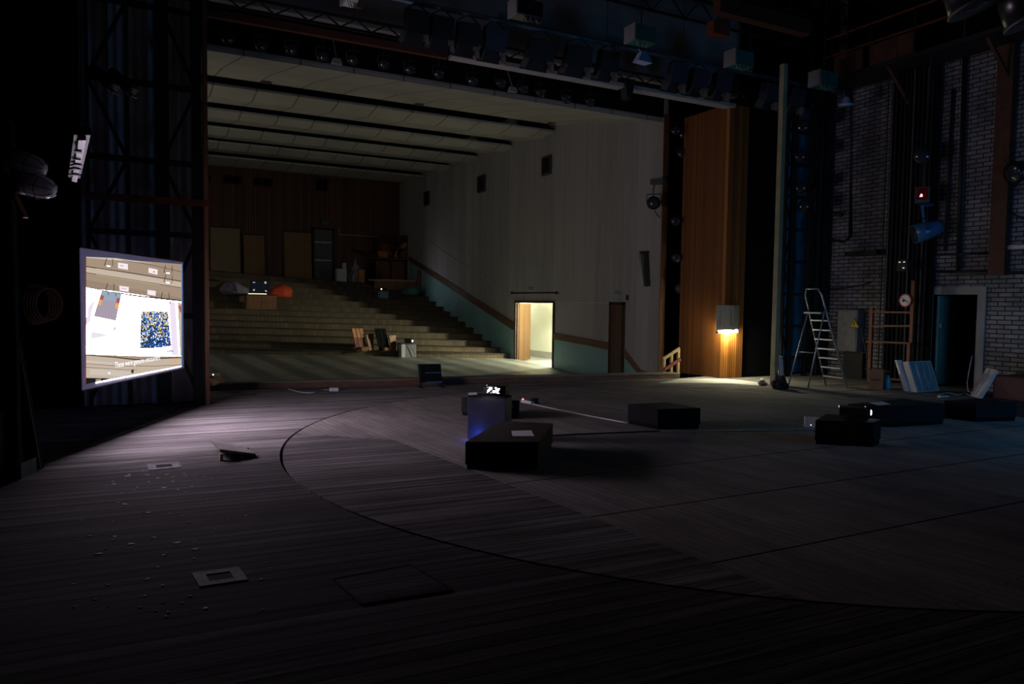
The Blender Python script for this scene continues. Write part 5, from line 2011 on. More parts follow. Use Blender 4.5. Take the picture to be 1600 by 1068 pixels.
zz = V((0, 0, 1))
f1 = fl(1433, 612.5)
f2 = fl(1464, 610.5)
leaning('wide four tube light fitting leaning in front by the open green door', f1, f2 + V((0.08, 0, 0)), f1 + V((-0.16, 0.1, 0.59)), 0.12, 3, plain('reflector_blue_grey', (0.3, 0.46, 0.55), 0.35, 0.2), 'leaning_fitting')
f1 = fl(1416, 611)
leaning('narrow white light fitting leaning behind the wide one by the green door', f1, f1 + V((0.08, -0.05, 0)), f1 + V((-0.15, 0.12, 0.6)), 0.1, 0, None)
f1 = fl(1515, 618)
leaning('single white batten fitting leaning steeply beside the red cabinet', f1, fl(1530, 622), f1 + V((0.28, -0.12, 0.52)), 0.05, 1, K['white'])
f1 = fl(1219, 602)
leaning('bundle of thin silver strips leaning at the foot of the lighting tower', f1, f1 + V((0.09, -0.06, 0)), f1 + V((-0.09, 0.02, 0.6)), 0.05, 2, K['alu'])

# side wall: electric cabinet, warning sign, carton
XW = BX - 0.02
a_, c_ = onX(1318, 548, XW), onX(1352, 484, XW)
t = thing('electric_cabinet', 'grey metal electric cabinet on the brick wall behind the stepladder', 'cabinet', (XW - 0.12, (a_.y + c_.y) / 2, a_.z))
bo = t.location.copy()
zc0, zc1 = onX(1335, 548, XW).z, onX(1335, 484, XW).z
b = MB(bo)
b.bx((XW - 0.25, c_.y, zc0), (XW, a_.y, zc1), 0.01)
b.build('body', plain('cabinet_grey', (0.2, 0.21, 0.22), 0.5), t)
b = MB(bo)
b.bx((XW - 0.262, c_.y + 0.03, zc0 + 0.03), (XW - 0.25, a_.y - 0.03, zc1 - 0.03))
b.build('door', plain('cabinet_door_grey', (0.22, 0.23, 0.24), 0.45), t)
XS = XW - 0.27
v0, v1, v2 = onX(1327, 512, XS), onX(1343.5, 512, XS), onX(1335, 496.5, XS)
t = thing('warning_sign', 'yellow triangular high voltage warning sign on the grey electric cabinet', 'sign', (v0 + v1 + v2) / 3)
bo = t.location.copy()
b = MB(bo)
b.prism([v0, v1, v2], (-0.004, 0, 0))
b.build('plate', K['black'], t)
c_ = (v0 + v1 + v2) / 3
b = MB(bo)
b.prism([c_ + (p - c_) * 0.84 + V((-0.0045, 0, 0)) for p in (v0, v1, v2)], (-0.002, 0, 0))
b.build('yellow_field', K['yellow'], t)
b = MB(bo)
hv = v1 - v0
k_ = hv.length
zf_ = lambda fx, fz: V((XS - 0.0075, c_.y - fx * k_, c_.z + fz * k_))
b.prism([zf_(-0.04, 0.3), zf_(0.05, 0.28), zf_(0.0, 0.09), zf_(0.08, 0.11), zf_(0.0, -0.14), zf_(0.05, -0.12), zf_(-0.02, -0.22), zf_(-0.05, -0.1), zf_(-0.02, -0.12), zf_(0.02, 0.04), zf_(-0.08, 0.02)], (-0.001, 0, 0))
b.build('lightning_bolt', K['black'], t)
b = MB((XW - 0.05, 11.3, 0))
b.bx((XW - 0.1, onX(1352, 560, XW).y, 0.0), (XW, onX(1322, 560, XW).y, zc0 - 0.03))
tag(b.build('cable_duct', K['black']), 'dark duct below the grey electric cabinet on the brick wall', 'duct')
b = MB(fl(1372, 603))
b.bar(onX(1347, 515, XS - 0.1), onX(1363, 600, XS - 0.3), 0.025)
tag(b.build('leaning_rod', K['iron']), 'thin grey rod leaning between the electric cabinet and the carton', 'rod')
a_, c_ = fl(1357, 607), fl(1379, 608.5)
t = thing('cardboard_carton', 'brown cardboard carton with dark lettering on the floor near the side wall', 'carton', (a_ + c_) / 2)
bo = t.location.copy()
ux = (c_ - a_).normalized()
uy = V((-ux.y, ux.x, 0))
b = MB(bo)
b.prism([a_, c_, c_ + uy * 0.32, a_ + uy * 0.32], (0, 0, 0.38))
b.build('body', K['card'], t)
for s_ in (0, 1):
    b = MB(bo)
    p_ = (a_ if s_ == 0 else c_) + V((0, 0, 0.38))
    o_ = -ux * 0.09 + V((0, 0, 0.012)) if s_ == 0 else ux * 0.1 + V((0, 0, -0.03))
    b.prism([p_, p_ + uy * 0.32, p_ + uy * 0.32 + o_, p_ + o_], (0, 0, 0.004))
    b.build('flap', K['card'], t)
b = MB(bo)
lx = (c_ - a_).length
for k in range(5):
    s_ = a_ + ux * (lx * (0.2 + 0.11 * k)) - uy * 0.002 + V((0, 0, 0.17))
    b.prism([s_, s_ + ux * lx * 0.08, s_ + ux * lx * 0.08 + zz * 0.03, s_ + zz * (0.03 if k % 2 else 0.042)], -uy * 0.001)
o = b.build('printed_lettering', K['black'], t)
o['kind'] = 'stuff'
a2 = fl(1381, 608)
b = MB(a2)
b.lathe([(0.055, 0), (0.06, 0.02), (0.06, 0.2), (0.025, 0.26), (0.022, 0.3)], a2 + V((0.1, 0, 0)), (0, 0, 1), 14)
tag(b.build('water_bottle', plain('blue_plastic', (0.05, 0.35, 0.6), 0.3), None, True), 'blue plastic bottle standing beside the cardboard carton', 'bottle')

# rope lock frame and its black ropes
XR = 14.62
yl = lambda px: onX(px, 500, XR).y
t = thing('rope_set', 'bank of black hauling ropes hanging before the brick wall', 'ropes', (XR + 0.2, (yl(1366) + yl(1444)) / 2, 0))
bo = t.location.copy()
b = MB(bo)
b.bx((XR + 0.26, yl(1442), 0.0), (XR + 0.3, yl(1368), 6.58))
b.build('backing', K['soot'], t)
y0_, y1_ = yl(1368), yl(1440)
for k in range(16):
    y_ = y0_ + (y1_ - y0_) * (k + 0.5) / 16
    b = MB(bo)
    b.tube((XR + 0.1 + 0.06 * (k % 3), y_, 0.05), (XR + 0.1 + 0.06 * (k % 3), y_, 6.58), 0.014 + 0.004 * (k % 2), 6)
    b.build('rope', K['iron'] if k % 4 == 1 else K['black'], t)
XF = 14.45
t = thing('rope_lock_frame', 'rust orange pipe frame in front of the black hauling ropes', 'frame', onX(1390, 600, XF))
bo = t.location.copy()
bo.z = 0
t.location = bo
pf = lambda px, py: onX(px, py, XF)
for px, py0, py1 in ((1424, 438, 535), (1418, 535, 606), (1358, 480, 606)):
    b = MB(bo)
    a_, c_ = pf(px, py1), pf(px, py0)
    if py1 > 600:
        a_.z = 0
    b.bx((XF - 0.03, a_.y - 0.035, a_.z), (XF + 0.03, a_.y + 0.035, c_.z))
    b.build('post', K['rust'], t)
for p_, q_ in (((1358, 487), (1424, 488)), ((1358, 509), (1424, 509)), ((1354, 533), (1420, 536)), ((1392, 592), (1420, 594))):
    b = MB(bo)
    b.bar(pf(*p_), pf(*q_), 0.04)
    b.build('rail', K['rust'], t)
# round sign
XC = XF - 0.06
c_ = onX(1414.5, 469, XC)
rr = (c_ - EYE).length / F * 9.2
t = thing('prohibition_sign', 'round white no smoking sign with a red rim on the rust orange frame', 'sign', c_)
b = MB(c_)
b.lathe([(rr, 0), (rr, 0.006)], c_, (-1, 0, 0), 28)
b.build('rim', K['signred'], t)
b = MB(c_)
b.lathe([(rr * 0.8, 0.006), (rr * 0.8, 0.008)], c_, (-1, 0, 0), 28)
b.build('white_field', K['paper'], t)
b = MB(c_)
f_ = V((-0.0095, 0, 0))
b.bar(c_ + f_ + V((0, rr * 0.42, -rr * 0.2)), c_ + f_ + V((0, -rr * 0.5, -rr * 0.05)), 0.025, 0.003)
b.lathe([(rr * 0.2, 0.008), (rr * 0.2, 0.0105)], c_ + V((0, rr * 0.25, -rr * 0.05)), (-1, 0, 0), 14)
o = b.build('cigarette', K['black'], t)
o['kind'] = 'stuff'
b = MB(c_)
b.bar(c_ + f_ * 1.3 + V((0, rr * 0.6, rr * 0.45)), c_ + f_ * 1.3 + V((0, -rr * 0.62, -rr * 0.42)), 0.022, 0.003)
b.build('slash', K['signred'], t)

# red signal lamp, cold spotlight and small floodlight above the ropes
XL = 14.25
c_ = onX(1441, 304, XL)
t = thing('signal_lamp', 'grey square signal lamp with a dark red glass above the blue spotlight', 'lamp', c_)
fw_ = V((-0.86, -0.5, 0)).normalized()
sx_ = V((-fw_.y, fw_.x, 0))
b = MB(c_)
b.prism([c_ + sx_ * 0.13 * i + zz * 0.16 * j for i, j in ((-1, -1), (1, -1), (1, 1), (-1, 1))], -fw_ * 0.22)
b.build('housing', K['iron'], t)
b = MB(c_)
b.prism([c_ + fw_ * 0.004 + sx_ * 0.1 * i + zz * (0.02 + 0.12 * j) for i, j in ((-1, -1), (1, -1), (1, 1), (-1, 1))], fw_ * 0.012)
b.build('red_glass', plain('dark_red_glass', (0.25, 0.015, 0.02), 0.12), t)
b = MB(c_)
b.prism([c_ + fw_ * 0.02 + sx_ * (-0.02 + 0.03 * i) + zz * (-0.01 + 0.035 * j) for i, j in ((-1, -1), (1, -1), (1, 0.2), (0, 1))], fw_ * 0.003)
b.build('pilot_or_glint', emis('signal_glint', (1, 0.6, 0.65), 1.2), t)  # glint on the red glass, painted as a small glowing patch
b = MB(c_)
b.bar(c_ - fw_ * 0.1 + zz * 0.16, V((c_.x + 0.1, c_.y, 6.6)), 0.03)
b.build('hanger', K['black'], t)
c_ = onX(1444, 361, XL)
t = spot('blue theatre spotlight hanging on a stem in front of the brick wall', c_, V((-0.78, 0.55, -0.3)), 0.19, 0.52, 'blue_spotlight', None, 'blue')
b = MB()
b.bar(V((0, 0, 0.15)), V((-0.03, 0.05, 0.5)), 0.05)
b.bar(V((-0.03, 0.05, 0.5)), V((0.3, 0.05, 0.55)), 0.04)
b.build('stem', K['blue'], t)
c_ = onX(1441, 243, XL)
t = spot('small grey floodlight with a bright glint high above the red signal lamp', c_, V((-0.8, -0.55, -0.2)), 0.15, 0.3, 'hanging_spotlight', None, 'iron')
# small twin lights by the frame top
c_ = onX(1412, 414, XL)
t = thing('twin_indicator', 'small dark box with tiny indicator lights above the round sign', 'control box', c_)
b = MB(c_)
b.bx((XL - 0.06, c_.y - 0.12, c_.z - 0.12), (XL + 0.06, c_.y + 0.12, c_.z + 0.12), 0.01)
b.build('housing', K['black'], t)
b = MB(c_)
b.bar((XL + 0.06, c_.y, c_.z), (XR + 0.27, c_.y, c_.z), 0.03)
b.build('arm', K['black'], t)
wi = emis('indicator_white', (1, 1, 0.95), 0.8)
for dy, dz in ((0.05, 0.06), (-0.05, 0.06), (-0.04, -0.06)):
    b = MB(c_)
    b.bx((XL - 0.065, c_.y + dy - 0.018, c_.z + dz - 0.008), (XL - 0.06, c_.y + dy + 0.018, c_.z + dz + 0.008))
    b.build('indicator', wi, t)

# stage door: plastered frame, the pale green leaf standing open into the dark
b = MB()
for y0_, y1_, z0_, z1_ in ((DY0 - 0.16, DY0, 0, DZ + 0.16), (DY1, DY1 + 0.1, 0, DZ + 0.16), (DY0, DY1, DZ, DZ + 0.16)):
    b.bx((BX - 0.04, y0_, z0_), (BX + 0.25, y1_, z1_))
sd = struct(b.build('door_4', K['concrete']))
b = MB()
b.bx((0, 0, 0.02), (0.86, 0.05, DZ - 0.02), 0.004)
leaf = b.build('door_leaf', plain('pale_green_paint', (0.24, 0.42, 0.35), 0.45, 0, 0.15), sd)
leaf.location = (BX + 0.1, DY1 - 0.06, 0)
leaf.rotation_euler = (0, 0, math.radians(8))
b = MB()
b.bx((0.06, -0.03, 1.2), (0.14, 0, 1.3))
hd = b.build('lock', K['alu'], leaf)

# rust steel channel, pipes, floodlight, wall lamp
a_, c_ = onX(1545, 430, 14.86), onX(1570, 430, 14.86)
b = MB((14.9, (a_.y + c_.y) / 2, a_.z))
b.bx((14.82, c_.y, a_.z), (14.98, a_.y, 6.6))
tag(b.build('steel_channel', K['rustdark']), 'rust brown vertical steel channel hanging in front of the brick wall', 'channel')
for lb, pts, r in (('horizontal dark pipe across the bricks just above the stage door', [(1385, 462), (1457, 424), (1600, 426)][1:], 0.03),
                   ('thin horizontal pipe on the bricks second above the stage door', [(1457, 398), (1548, 396)], 0.022),
                   ('short horizontal pipe on the bricks beside the blue spotlight', [(1460, 382), (1498, 381)], 0.02),
                   ('dark upright pipe on the bricks nearer the ropes', [(1476, 392), (1489, 140)], 0.03),
                   ('dark upright pipe on the bricks nearer the steel channel', [(1496, 422), (1507, 80)], 0.035),
                   ('thin upright pipe running beside the dark one on the bricks', [(1501, 420), (1512, 80)], 0.016)):
    P_ = [onX(x, y, BX - 0.06) for x, y in pts]
    b = MB(P_[0])
    b.path(P_, r, 8)
    tag(b.build('wall_pipe', K['black'], None, True), lb, 'pipe', 'pipes on the brick wall')
P_ = [onX(x, y, BX - 0.06) for x, y in ((1566, 386), (1600, 385), (1640, 384))]
b = MB(P_[0])
b.path(P_, 0.05, 10)
tag(b.build('pale_pipe', K['white'], None, True), 'thick pale pipe on the bricks beyond the steel channel', 'pipe')
for lb, pts, r in (('dark pipe along the whitewashed bricks behind the top of the ladder', [(1292, 373), (1318, 378), (1328, 370), (1330, 100)], 0.03),
                   ('thick dark conduit stub on the bricks beside the lighting tower', [(1292, 334), (1316, 335)], 0.05),
                   ('thin dark cable sagging across the bricks above the electric cabinet', [(1292, 452), (1320, 450), (1345, 446), (1362, 440)], 0.015)):
    P_ = [onX(x, y, BX - 0.06) for x, y in pts]
    b = MB(P_[0])
    b.path(P_, r, 8)
    tag(b.build('wall_conduit', K['black'], None, True), lb, 'conduit', 'conduits near the lighting tower')
a_, c_ = onX(1335, 398, XW), onX(1385, 394, XW)
b = MB(a_)
b.bx((XW - 0.35, c_.y, c_.z - 0.06), (XW, a_.y, c_.z + 0.04))
tag(b.build('wall_shelf', K['black']), 'black shelf bracketed on the bricks above the electric cabinet', 'shelf')
c_ = onX(1592, 268, 14.6)
t = spot('black floodlight jutting from the brick wall beyond the steel channel', c_, V((-0.9, 0.2, -0.3)), 0.2, 0.36, 'wall_spotlight')
b = MB(onX(1580, 330, BX - 0.06))
b.path([onX(x, y, BX - 0.06) for x, y in ((1588, 285), (1578, 300), (1575, 320), (1582, 335), (1600, 342))], 0.016, 6)
tag(b.build('hanging_lead', K['darkcable'], None, True), 'dark looping lead on the bricks below the black floodlight', 'cable')
b = MB(onX(1518, 560, BX - 0.06))
b.path([onX(1519, 555, BX - 0.08), onX(1514, 580, BX - 0.1), onX(1511, 598, BX - 0.12), fl(1513, 612) + zz * 0.012, fl(1524, 616) + zz * 0.012], 0.009, 6)
tag(b.build('wall_lead', K['cable'], None, True), 'pale lead hanging down the stage door frame to the floor', 'cable')
cable('floor_lead', 'tangle of pale lead on the floor in front of the stage door', [(1468, 617), (1482, 614), (1495, 617), (1507, 615), (1514, 618)], 0.009, K['cable'])
b = MB(fl(1473, 621))
b.bar(fl(1467, 621) + zz * 0.02, fl(1480, 620.5) + zz * 0.02, 0.07, 0.03)
tag(b.build('floor_socket', K['white']), 'small white socket strip on the floor before the stage door', 'socket strip')
# red cabinet and clutter at the picture's edge
a_ = fl(1548, 622)
t = thing('red_cabinet', 'low dark red metal cabinet against the brick wall beyond the stage door', 'cabinet', a_)
bo = t.location.copy()
b = MB(bo)
b.bx((a_.x + 0.05, a_.y - 1.3, 0), (14.95, a_.y, 0.42), 0.01)
b.build('body', plain('dark_red_paint', (0.07, 0.008, 0.008), 0.5, 0, 0.25), t)
b = MB(bo)
b.bx((a_.x + 0.035, a_.y - 0.62, 0.05), (a_.x + 0.05, a_.y - 0.03, 0.38))
b.build('door', plain('dark_red_door', (0.085, 0.01, 0.009), 0.45, 0, 0.2), t)
b = MB((14.7, a_.y - 0.4, 0.43))
b.bx((14.45, a_.y - 0.55, 0.422), (14.9, a_.y - 0.3, 0.85), 0.01)
tag(b.build('red_box', K['rustdark']), 'red brown upright box standing on the low red cabinet', 'box')
b = MB((14.6, a_.y - 0.7, 0.43))
b.bx((14.4, a_.y - 1.0, 0.422), (14.8, a_.y - 0.68, 0.7), 0.01)
tag(b.build('black_box', K['black']), 'black box standing on the low red cabinet beside the red brown one', 'box')

# ================================================================ overhead
# pale fascia of the portal bridge, in two lengths
FY = 12.32
for (x0, y0), (x1, y1), lb in (((709, 88), (976, 134), 'longer pale underside board of the lighting bridge over the opening'), ((989, 137), (1150, 170), 'shorter pale underside board of the lighting bridge at the wood panel')):
    a_, c_ = onY(x0, y0, FY), onY(x1, y1, FY)
    z_ = 5.94
    b = MB((a_.x, FY, z_))
    b.bx((a_.x, FY, z_ - 0.005), (c_.x, FY + 0.24, z_ + 0.07))
    tag(b.build('bridge_board', plain('bridge_board_grey', (0.5, 0.48, 0.47), 0.7, 0, 0.1)), lb, 'board', 'pale boards of the lighting bridge')
b = MB((9.2, FY, 5.8))
x_ = onY(982, 136, FY).x
b.solid([[(x_ - 0.05, FY - 0.05, 5.72), (x_ + 0.05, FY - 0.05, 5.72), (x_ + 0.05, FY + 0.15, 5.72), (x_ - 0.05, FY + 0.15, 5.72)], [(x_ - 0.13, FY - 0.05, 6.1), (x_ + 0.13, FY - 0.05, 6.1), (x_ + 0.13, FY + 0.15, 6.1), (x_ - 0.13, FY + 0.15, 6.1)]])
tag(b.build('bridge_hanger', K['black']), 'dark bracket in the gap between the two pale bridge boards', 'bracket')
# lattice girder of the bridge
ZG = 6.16
t = thing('bridge_girder', 'long dark lattice girder of the lighting bridge over the opening', 'girder', (6.5, FY, ZG))
go = t.location.copy()
x0_, x1_ = 0.9, 12.3
for z_ in (ZG - 0.09, ZG + 0.09):
    b = MB(go)
    b.bar((x0_, FY, z_), (x1_, FY, z_), 0.045)
    b.build('chord', K['black'], t)
b = MB(go)
n_ = 44
for k in range(n_):
    xa_, xb_ = x0_ + (x1_ - x0_) * k / n_, x0_ + (x1_ - x0_) * (k + 1) / n_
    b.bar((xa_, FY, ZG - 0.08 if k % 2 else ZG + 0.08), (xb_, FY, ZG + 0.08 if k % 2 else ZG - 0.08), 0.022)
o = b.build('lacing', K['black'], t)
b = MB((4, FY + 0.1, 6.0))
b.bx((1.2, FY + 0.14, 5.93), (5.2, FY + 0.24, 6.05))
tag(b.build('bridge_pipe', K['rustdark']), 'rusty beam under the lattice girder near the dark tower', 'beam')
# dimmer pipe with floodlights
PY = 11.6
PZ_ = onY(1040, 87, PY).z
t = thing('lighting_batten', 'long blue grey pipe carrying the overhead floodlights', 'lighting bar', (7, PY, PZ_))
b = MB((7, PY, PZ_))
b.tube((1.3, PY, PZ_), (14.4, PY, PZ_), 0.04, 10)
b.build('pipe', plain('pipe_blue_grey', (0.08, 0.13, 0.18), 0.45, 0.3), t, True)
for x_ in (2.5, 4.4, 6.2, 8.0, 9.8, 11.6, 13.4):
    b = MB((7, PY, PZ_))
    b.tube((x_, PY, PZ_), (x_, PY, 9.5), 0.008, 5)
    b.build('hanging_wire', K['darkcable'], t)


def flood(lb, px, py, w, blue):
    x_ = onY(px, py, PY).x
    zc_ = onY(px, py, PY).z
    c_ = V((x_, PY, min(zc_, PZ_ - 0.3)))
    t_ = thing('overhead_floodlight', lb, 'floodlight', c_, 0, 'floodlights on the long overhead bar')
    b_ = MB()
    b_.solid([[(-w / 2, -0.02, -0.18), (w / 2, -0.02, -0.18), (w / 2, 0.2, -0.1), (-w / 2, 0.2, -0.1)], [(-w / 2, -0.1, 0.16), (w / 2, -0.1, 0.16), (w / 2, 0.12, 0.2), (-w / 2, 0.12, 0.2)]])
    b_.build('housing', blue, t_)
    for s in (-1, 1):
        b_ = MB()
        b_.solid([[(s * w / 2, -0.02, -0.18), (s * (w / 2 + 0.012), -0.02, -0.18), (s * (w / 2 + 0.012), 0.2, -0.1), (s * w / 2, 0.2, -0.1)], [(s * (w / 2 + 0.05), 0.06, -0.34), (s * (w / 2 + 0.062), 0.06, -0.34), (s * (w / 2 + 0.062), 0.24, -0.26), (s * (w / 2 + 0.05), 0.24, -0.26)]])
        b_.build('barn_door', K['iron'], t_)
    b_ = MB()
    b_.solid([[(-w / 2, 0.2, -0.1), (w / 2, 0.2, -0.1), (w / 2, 0.21, -0.1), (-w / 2, 0.21, -0.1)], [(-w / 2 - 0.04, 0.3, -0.28), (w / 2 + 0.04, 0.3, -0.28), (w / 2 + 0.04, 0.31, -0.28), (-w / 2 - 0.04, 0.31, -0.28)]])
    b_.build('flap', K['black'], t_)
    b_ = MB()
    h_ = PZ_ - c_.z
    b_.path([(-w / 2 - 0.02, 0.05, 0), (-w / 2 - 0.02, 0.02, h_ * 0.6), (0, 0, h_), (w / 2 + 0.02, 0.02, h_ * 0.6), (w / 2 + 0.02, 0.05, 0)], 0.014, 6)
    b_.build('yoke', K['steel'], t_)


where = ['first', 'second', 'third', 'fourth', 'fifth', 'sixth', 'seventh', 'eighth', 'ninth', 'tenth', 'eleventh', 'twelfth']
fb = plain('floodlight_blue_black', (0.025, 0.035, 0.06), 0.4)
for i, (px, py) in enumerate([(652, 34), (692, 44), (732, 54), (774, 64), (846, 78), (905, 88), (952, 96), (1060, 112), (1094, 118), (1130, 126), (1206, 144), (1246, 152)]):
    flood(where[i] + ' black floodlight on the overhead bar counted from the dark tower', px, py, 0.36 if i not in (4, 5) else 0.48, fb if i > 6 or i == 3 else K['hull'])

# teal boxes above the bar
for px0, py0, px1, py1, m_, lb in ((985, 44, 1018, 71, 'teal', 'teal metal box with a pale end above the blue pendant lamp'), (1141, 82, 1170, 108, 'teal', 'teal metal box with a pale end above the wood panel'), (1273, 114, 1301, 139, 'teal', 'teal metal box with a pale end above the lighting tower'), (802, 4, 842, 32, 'hull', 'dark metal box with a pale end at the top of the overhead rig'), (538, -6, 556, 9, 'white', 'pale lilac box end poking in at the top of the rig nearest the tower')):
    Yq = 11.2
    a_, c_ = onY(px0, py1, Yq), onY(px1, py0, Yq)
    zm0, zm1 = onY((px0 + px1) / 2, py1, Yq).z, onY((px0 + px1) / 2, py0, Yq).z
    t = thing('hanging_box', lb, 'box', ((a_.x + c_.x) / 2, Yq, (zm0 + zm1) / 2), 0, 'metal boxes hung in the rig')
    bo = t.location.copy()
    b = MB(bo)
    b.bx((a_.x, Yq - 0.15, zm0 + 0.03), (c_.x, Yq + 0.15, zm1), 0.008)
    b.build('body', K[m_], t)
    b = MB(bo)
    b.bx((a_.x - 0.03, Yq - 0.16, zm0 + 0.02), (a_.x - 0.002, Yq + 0.16, zm1 + 0.01))
    b.build('end_plate', K['concrete'], t)
    b = MB(bo)
    b.tube(((a_.x + c_.x) / 2, Yq, zm1), ((a_.x + c_.x) / 2, Yq, 9.5), 0.012, 6)
    b.build('hanger', K['black'], t)
    b = MB(bo)
    for k in range(4):
        x_ = a_.x + (c_.x - a_.x) * (0.1 + 0.22 * k)
        b.path([(x_, Yq - 0.1, zm0 + 0.03), (x_ + 0.03, Yq - 0.12, zm0 - 0.06), (x_ + 0.1, Yq - 0.1, zm0 - 0.04), (x_ + 0.12, Yq - 0.1, zm0 + 0.03)], 0.008, 5)
    b.build('cable_tails', K['beige'], t)

# blue pendant lamps
for px, py, w_, lb in ((1004, 89, 0.27, 'small bright blue lampshade hanging below the teal box'), (1322, 158, 0.26, 'small blue bell lampshade on an arm before the brick wall')):
    c_ = onY(px, py, 11.0)
    t = thing('pendant_lamp', lb, 'lamp', c_, 0, 'blue lampshades in the rig')
    b = MB()
    if w_ > 0.265:
        b.solid([[(-0.17, -0.12, -0.11), (0.12, -0.14, -0.13), (0.14, 0.12, -0.1), (-0.12, 0.14, -0.08)], [(-0.06, -0.05, 0.07), (0.07, -0.06, 0.06), (0.07, 0.05, 0.08), (-0.06, 0.06, 0.08)]])
    else:
        b.lathe([(0.15, -0.09), (0.145, -0.07), (0.09, -0.05), (0.075, 0.04), (0.045, 0.09)], (0, 0, 0), (0, 0, 1), 20)
    b.build('shade', plain('lampshade_blue_white', (0.45, 0.55, 0.85), 0.45, 0, 0.08), t, w_ < 0.265)
    b = MB()
    b.path([(-0.02, 0, 0.07), (-0.09, 0, 0.13), (-0.08, 0, 0.2), (-0.02, 0.02, 0.26)], 0.012, 6)
    b.build('hook', K['alu'], t)
    b = MB()
    b.tube((-0.02, 0.02, 0.26), (-0.02, 0.02, 9.45 - c_.z), 0.008, 5)
    b.build('hanging_wire', K['darkcable'], t)

# profile spotlights in the dark slot above the ceiling edge
t = thing('slot_bar', 'dark pipe in the slot above the ceiling edge carrying profile spotlights', 'lighting bar', (6, 13.75, 6.75))
b = MB((6, 13.75, 6.75))
b.tube((1.2, 13.75, 6.75), (12.2, 13.75, 6.75), 0.03, 8)
b.build('pipe', K['black'], t)
for x_ in (1.6, 4.5, 7.5, 10.5, 12.0):
    b = MB((6, 13.75, 6.75))
    b.tube((x_, 13.75, 6.78), (x_, 13.75, 9.5), 0.012, 6)
    b.build('hanger', K['black'], t)
for i, (px, py) in enumerate([(358, 58), (410, 70), (457, 76), (505, 87), (552, 92), (600, 99), (641, 107), (686, 114), (739, 125), (783, 128), (818, 137), (845, 143), (885, 152), (922, 157)]):
    p = onY(px, py, 13.75)
    p.z = min(p.z, 6.58)
    t = spot(['first', 'second', 'third', 'fourth', 'fifth', 'sixth', 'seventh', 'eighth', 'ninth', 'tenth', 'eleventh', 'twelfth', 'thirteenth', 'last'][i] + ' dark spotlight above the ceiling edge counted from the tower', p, V((-0.25, -0.85, -0.5)), 0.11, 0.26, 'profile_spotlight', 'spotlights in the slot over the ceiling edge')
    b = MB()
    b.bar(V((0, 0, 0.08)), V((0, 0, 6.72 - p.z)), 0.025)
    b.build('stem', K['black'], t)
for px, py, lb in ((526, 96, 'small pale fitting hanging over the ceiling edge nearer the tower'), (801, 140, 'small pale fitting hanging over the ceiling edge nearer the wood panel')):
    p = onY(px, py, 14.3)
    b = MB(p)
    b.solid([[(p.x - 0.1, p.y - 0.05, p.z - 0.05), (p.x + 0.1, p.y - 0.05, p.z - 0.05), (p.x + 0.1, p.y + 0.05, p.z - 0.05), (p.x - 0.1, p.y + 0.05, p.z - 0.05)], [(p.x - 0.07, p.y - 0.04, p.z + 0.05), (p.x + 0.07, p.y - 0.04, p.z + 0.05), (p.x + 0.07, p.y + 0.04, p.z + 0.05), (p.x - 0.07, p.y + 0.04, p.z + 0.05)]])
    b.tube((p.x, p.y, p.z + 0.05), (p.x, p.y + 0.28, p.z + 0.5), 0.012, 6)
    tag(b.build('hanging_fitting', K['plaster']), lb, 'light fitting', 'pale fittings over the ceiling edge')

# lattice trusses across the fly tower
for i, (Y_, Z_, lb) in enumerate([(11.9, 7.35, 'lowest dark lattice truss across the fly tower in front of the concrete wall'), (11.3, 7.75, 'second dark lattice truss up in the fly tower'), (10.6, 8.0, 'highest dark lattice truss in the fly tower, nearest the camera')]):
    t = thing('fly_truss', lb, 'truss', (7, Y_, Z_), 0, 'trusses in the fly tower')
    to_ = t.location.copy()
    for z_ in (Z_, Z_ + 0.42):
        b = MB(to_)
        b.bar((1.4, Y_, z_), (14.6, Y_, z_), 0.04)
        b.build('chord', K['black'], t)
    b = MB(to_)
    n_ = 32
    for k in range(n_):
        xa_, xb_ = 1.4 + 13.2 * k / n_, 1.4 + 13.2 * (k + 1) / n_
        b.bar((xa_, Y_, Z_ if k % 2 else Z_ + 0.42), (xb_, Y_, Z_ + 0.42 if k % 2 else Z_), 0.022)
    b.build('lacing', K['black'], t)
    for x_ in (3.0, 7.0, 11.0):
        b = MB(to_)
        b.tube((x_ + i * 0.4, Y_, Z_ + 0.42), (x_ + i * 0.4, Y_, 9.5), 0.01, 5)
        b.build('hanging_wire', K['black'], t)

# side gallery with rust red fronts
GX = 14.1
t = thing('side_gallery', 'dark side gallery with rust red front panels high at the brick wall', 'gallery', (14.5, 10.5, 6.9))
go = t.location.copy()
b = MB(go)
b.bx((GX, 7.6, 6.62), (14.98, 11.95, 6.72))
b.build('deck', K['black'], t)
b = MB(go)
b.bx((14.93, 7.6, 6.72), (14.97, 11.95, 9.4))
b.build('back_dark', K['soot'], t)  # black sheet added for the darkness over the upper bricks
for px0, px1, py0, py1 in ((1305, 1350, 66, 82), (1362, 1405, 38, 62), (1405, 1430, 28, 50)):
    a_, c_ = onX(px0, py1, GX), onX(px1, py0, GX)
    b = MB(go)
    zz0 = 6.72
    b.bx((GX - 0.03, c_.y, zz0), (GX, a_.y, zz0 + 0.42))
    b.build('front_panel', K['rustdark'], t)
for z_ in (7.2, 7.6):
    b = MB(go)
    b.bar((GX, 7.6, z_), (GX, 11.9, z_), 0.035)
    b.build('rail', K['rust'], t)
for k in range(5):
    b = MB(go)
    b.bar((GX, 7.7 + k, 6.72), (GX, 7.7 + k, 7.6), 0.035)
    b.build('post', K['black'], t)
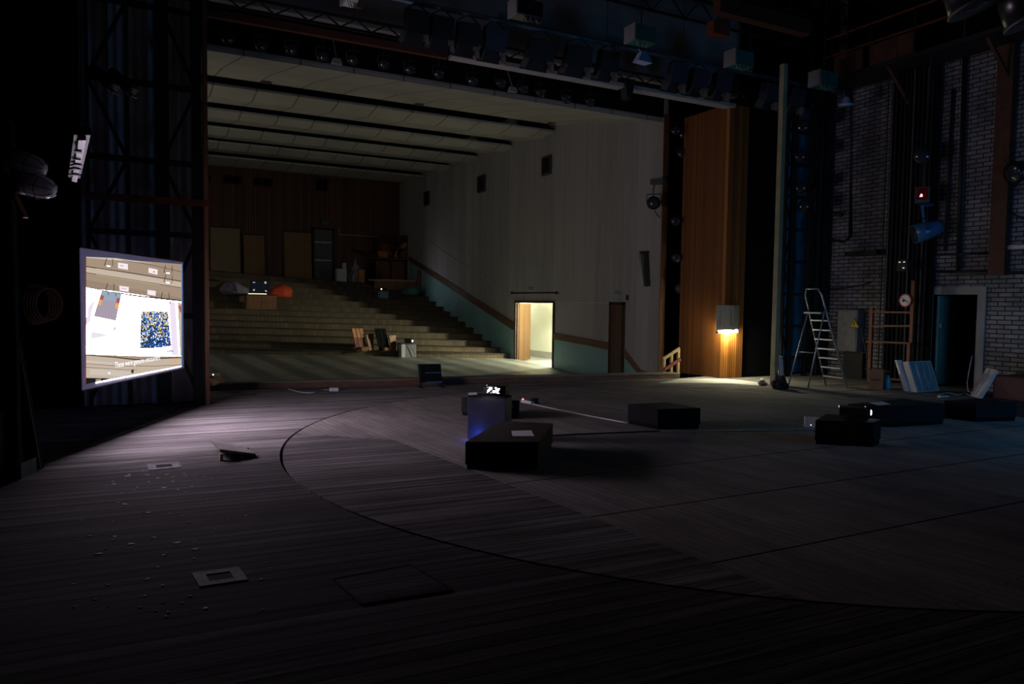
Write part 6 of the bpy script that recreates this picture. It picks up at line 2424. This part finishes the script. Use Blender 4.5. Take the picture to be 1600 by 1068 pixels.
for k in range(3):
    b = MB(go)
    b.bar((GX + 0.05, 8.3 + 2 * k, 6.62), (14.95, 8.3 + 2 * k, 5.9), 0.06)
    b.build('strut', K['rustdark'], t)
# brown beam and red crate in the flies
a_, c_ = onY(1120, 8, 10.6), onY(1262, 30, 10.6)
b = MB(((a_.x + c_.x) / 2, 10.6, a_.z))
b.bx((a_.x, 10.5, a_.z - 0.14), (c_.x, 10.7, a_.z + 0.14))
tag(b.build('fly_beam', K['rustdark']), 'rust brown beam crossing high above the teal boxes', 'beam')
a_, c_ = onY(1121, 48, 10.7), onY(1147, 30, 10.7)
t = thing('hanging_crate', 'dull red crate hanging high between the teal boxes', 'crate', ((a_.x + c_.x) / 2, 10.9, a_.z))
co = t.location.copy()
b = MB(co)
b.solid([[(a_.x, 10.8, a_.z), (c_.x, 10.8, a_.z), (c_.x, 11.0, a_.z), (a_.x, 11.0, a_.z)], [(a_.x, 10.8, c_.z - 0.05), (c_.x, 10.8, c_.z + 0.05), (c_.x, 11.0, c_.z + 0.05), (a_.x, 11.0, c_.z - 0.05)]])
b.build('body', K['redbrown'], t)
b = MB(co)
b.tube(((a_.x + c_.x) / 2, 10.9, c_.z - 0.02), ((a_.x + c_.x) / 2, 10.9, 9.5), 0.012, 6)
b.build('hanger', K['black'], t)

# two big lamps close overhead
for i, (px, py, lb) in enumerate([(1514, -18, 'big dark round lamp close overhead with a blue glint, nearer the flies'), (1603, 2, 'big dark round lamp close overhead with a blue glint, beyond the first')]):
    c_ = at(px, py, 6.0)
    t = spot(lb, c_, V((0.25, -0.25, -0.9)), 0.2, 0.36, 'hanging_spotlight', 'big lamps close overhead', 'hull')
    b = MB()
    d_ = V((0.25, -0.25, -0.9)).normalized()
    b.lathe([(0.2, 0.14), (0.215, 0.15), (0.215, 0.165), (0.2, 0.17)], (0, 0, 0), d_, 24)
    b.build('rim', K['iron'], t, True)
    b = MB()
    b.tube(V((0, 0, 0.2)), V((0, 0, 9.5 - c_.z)), 0.03, 8)
    b.build('stem', K['black'], t)
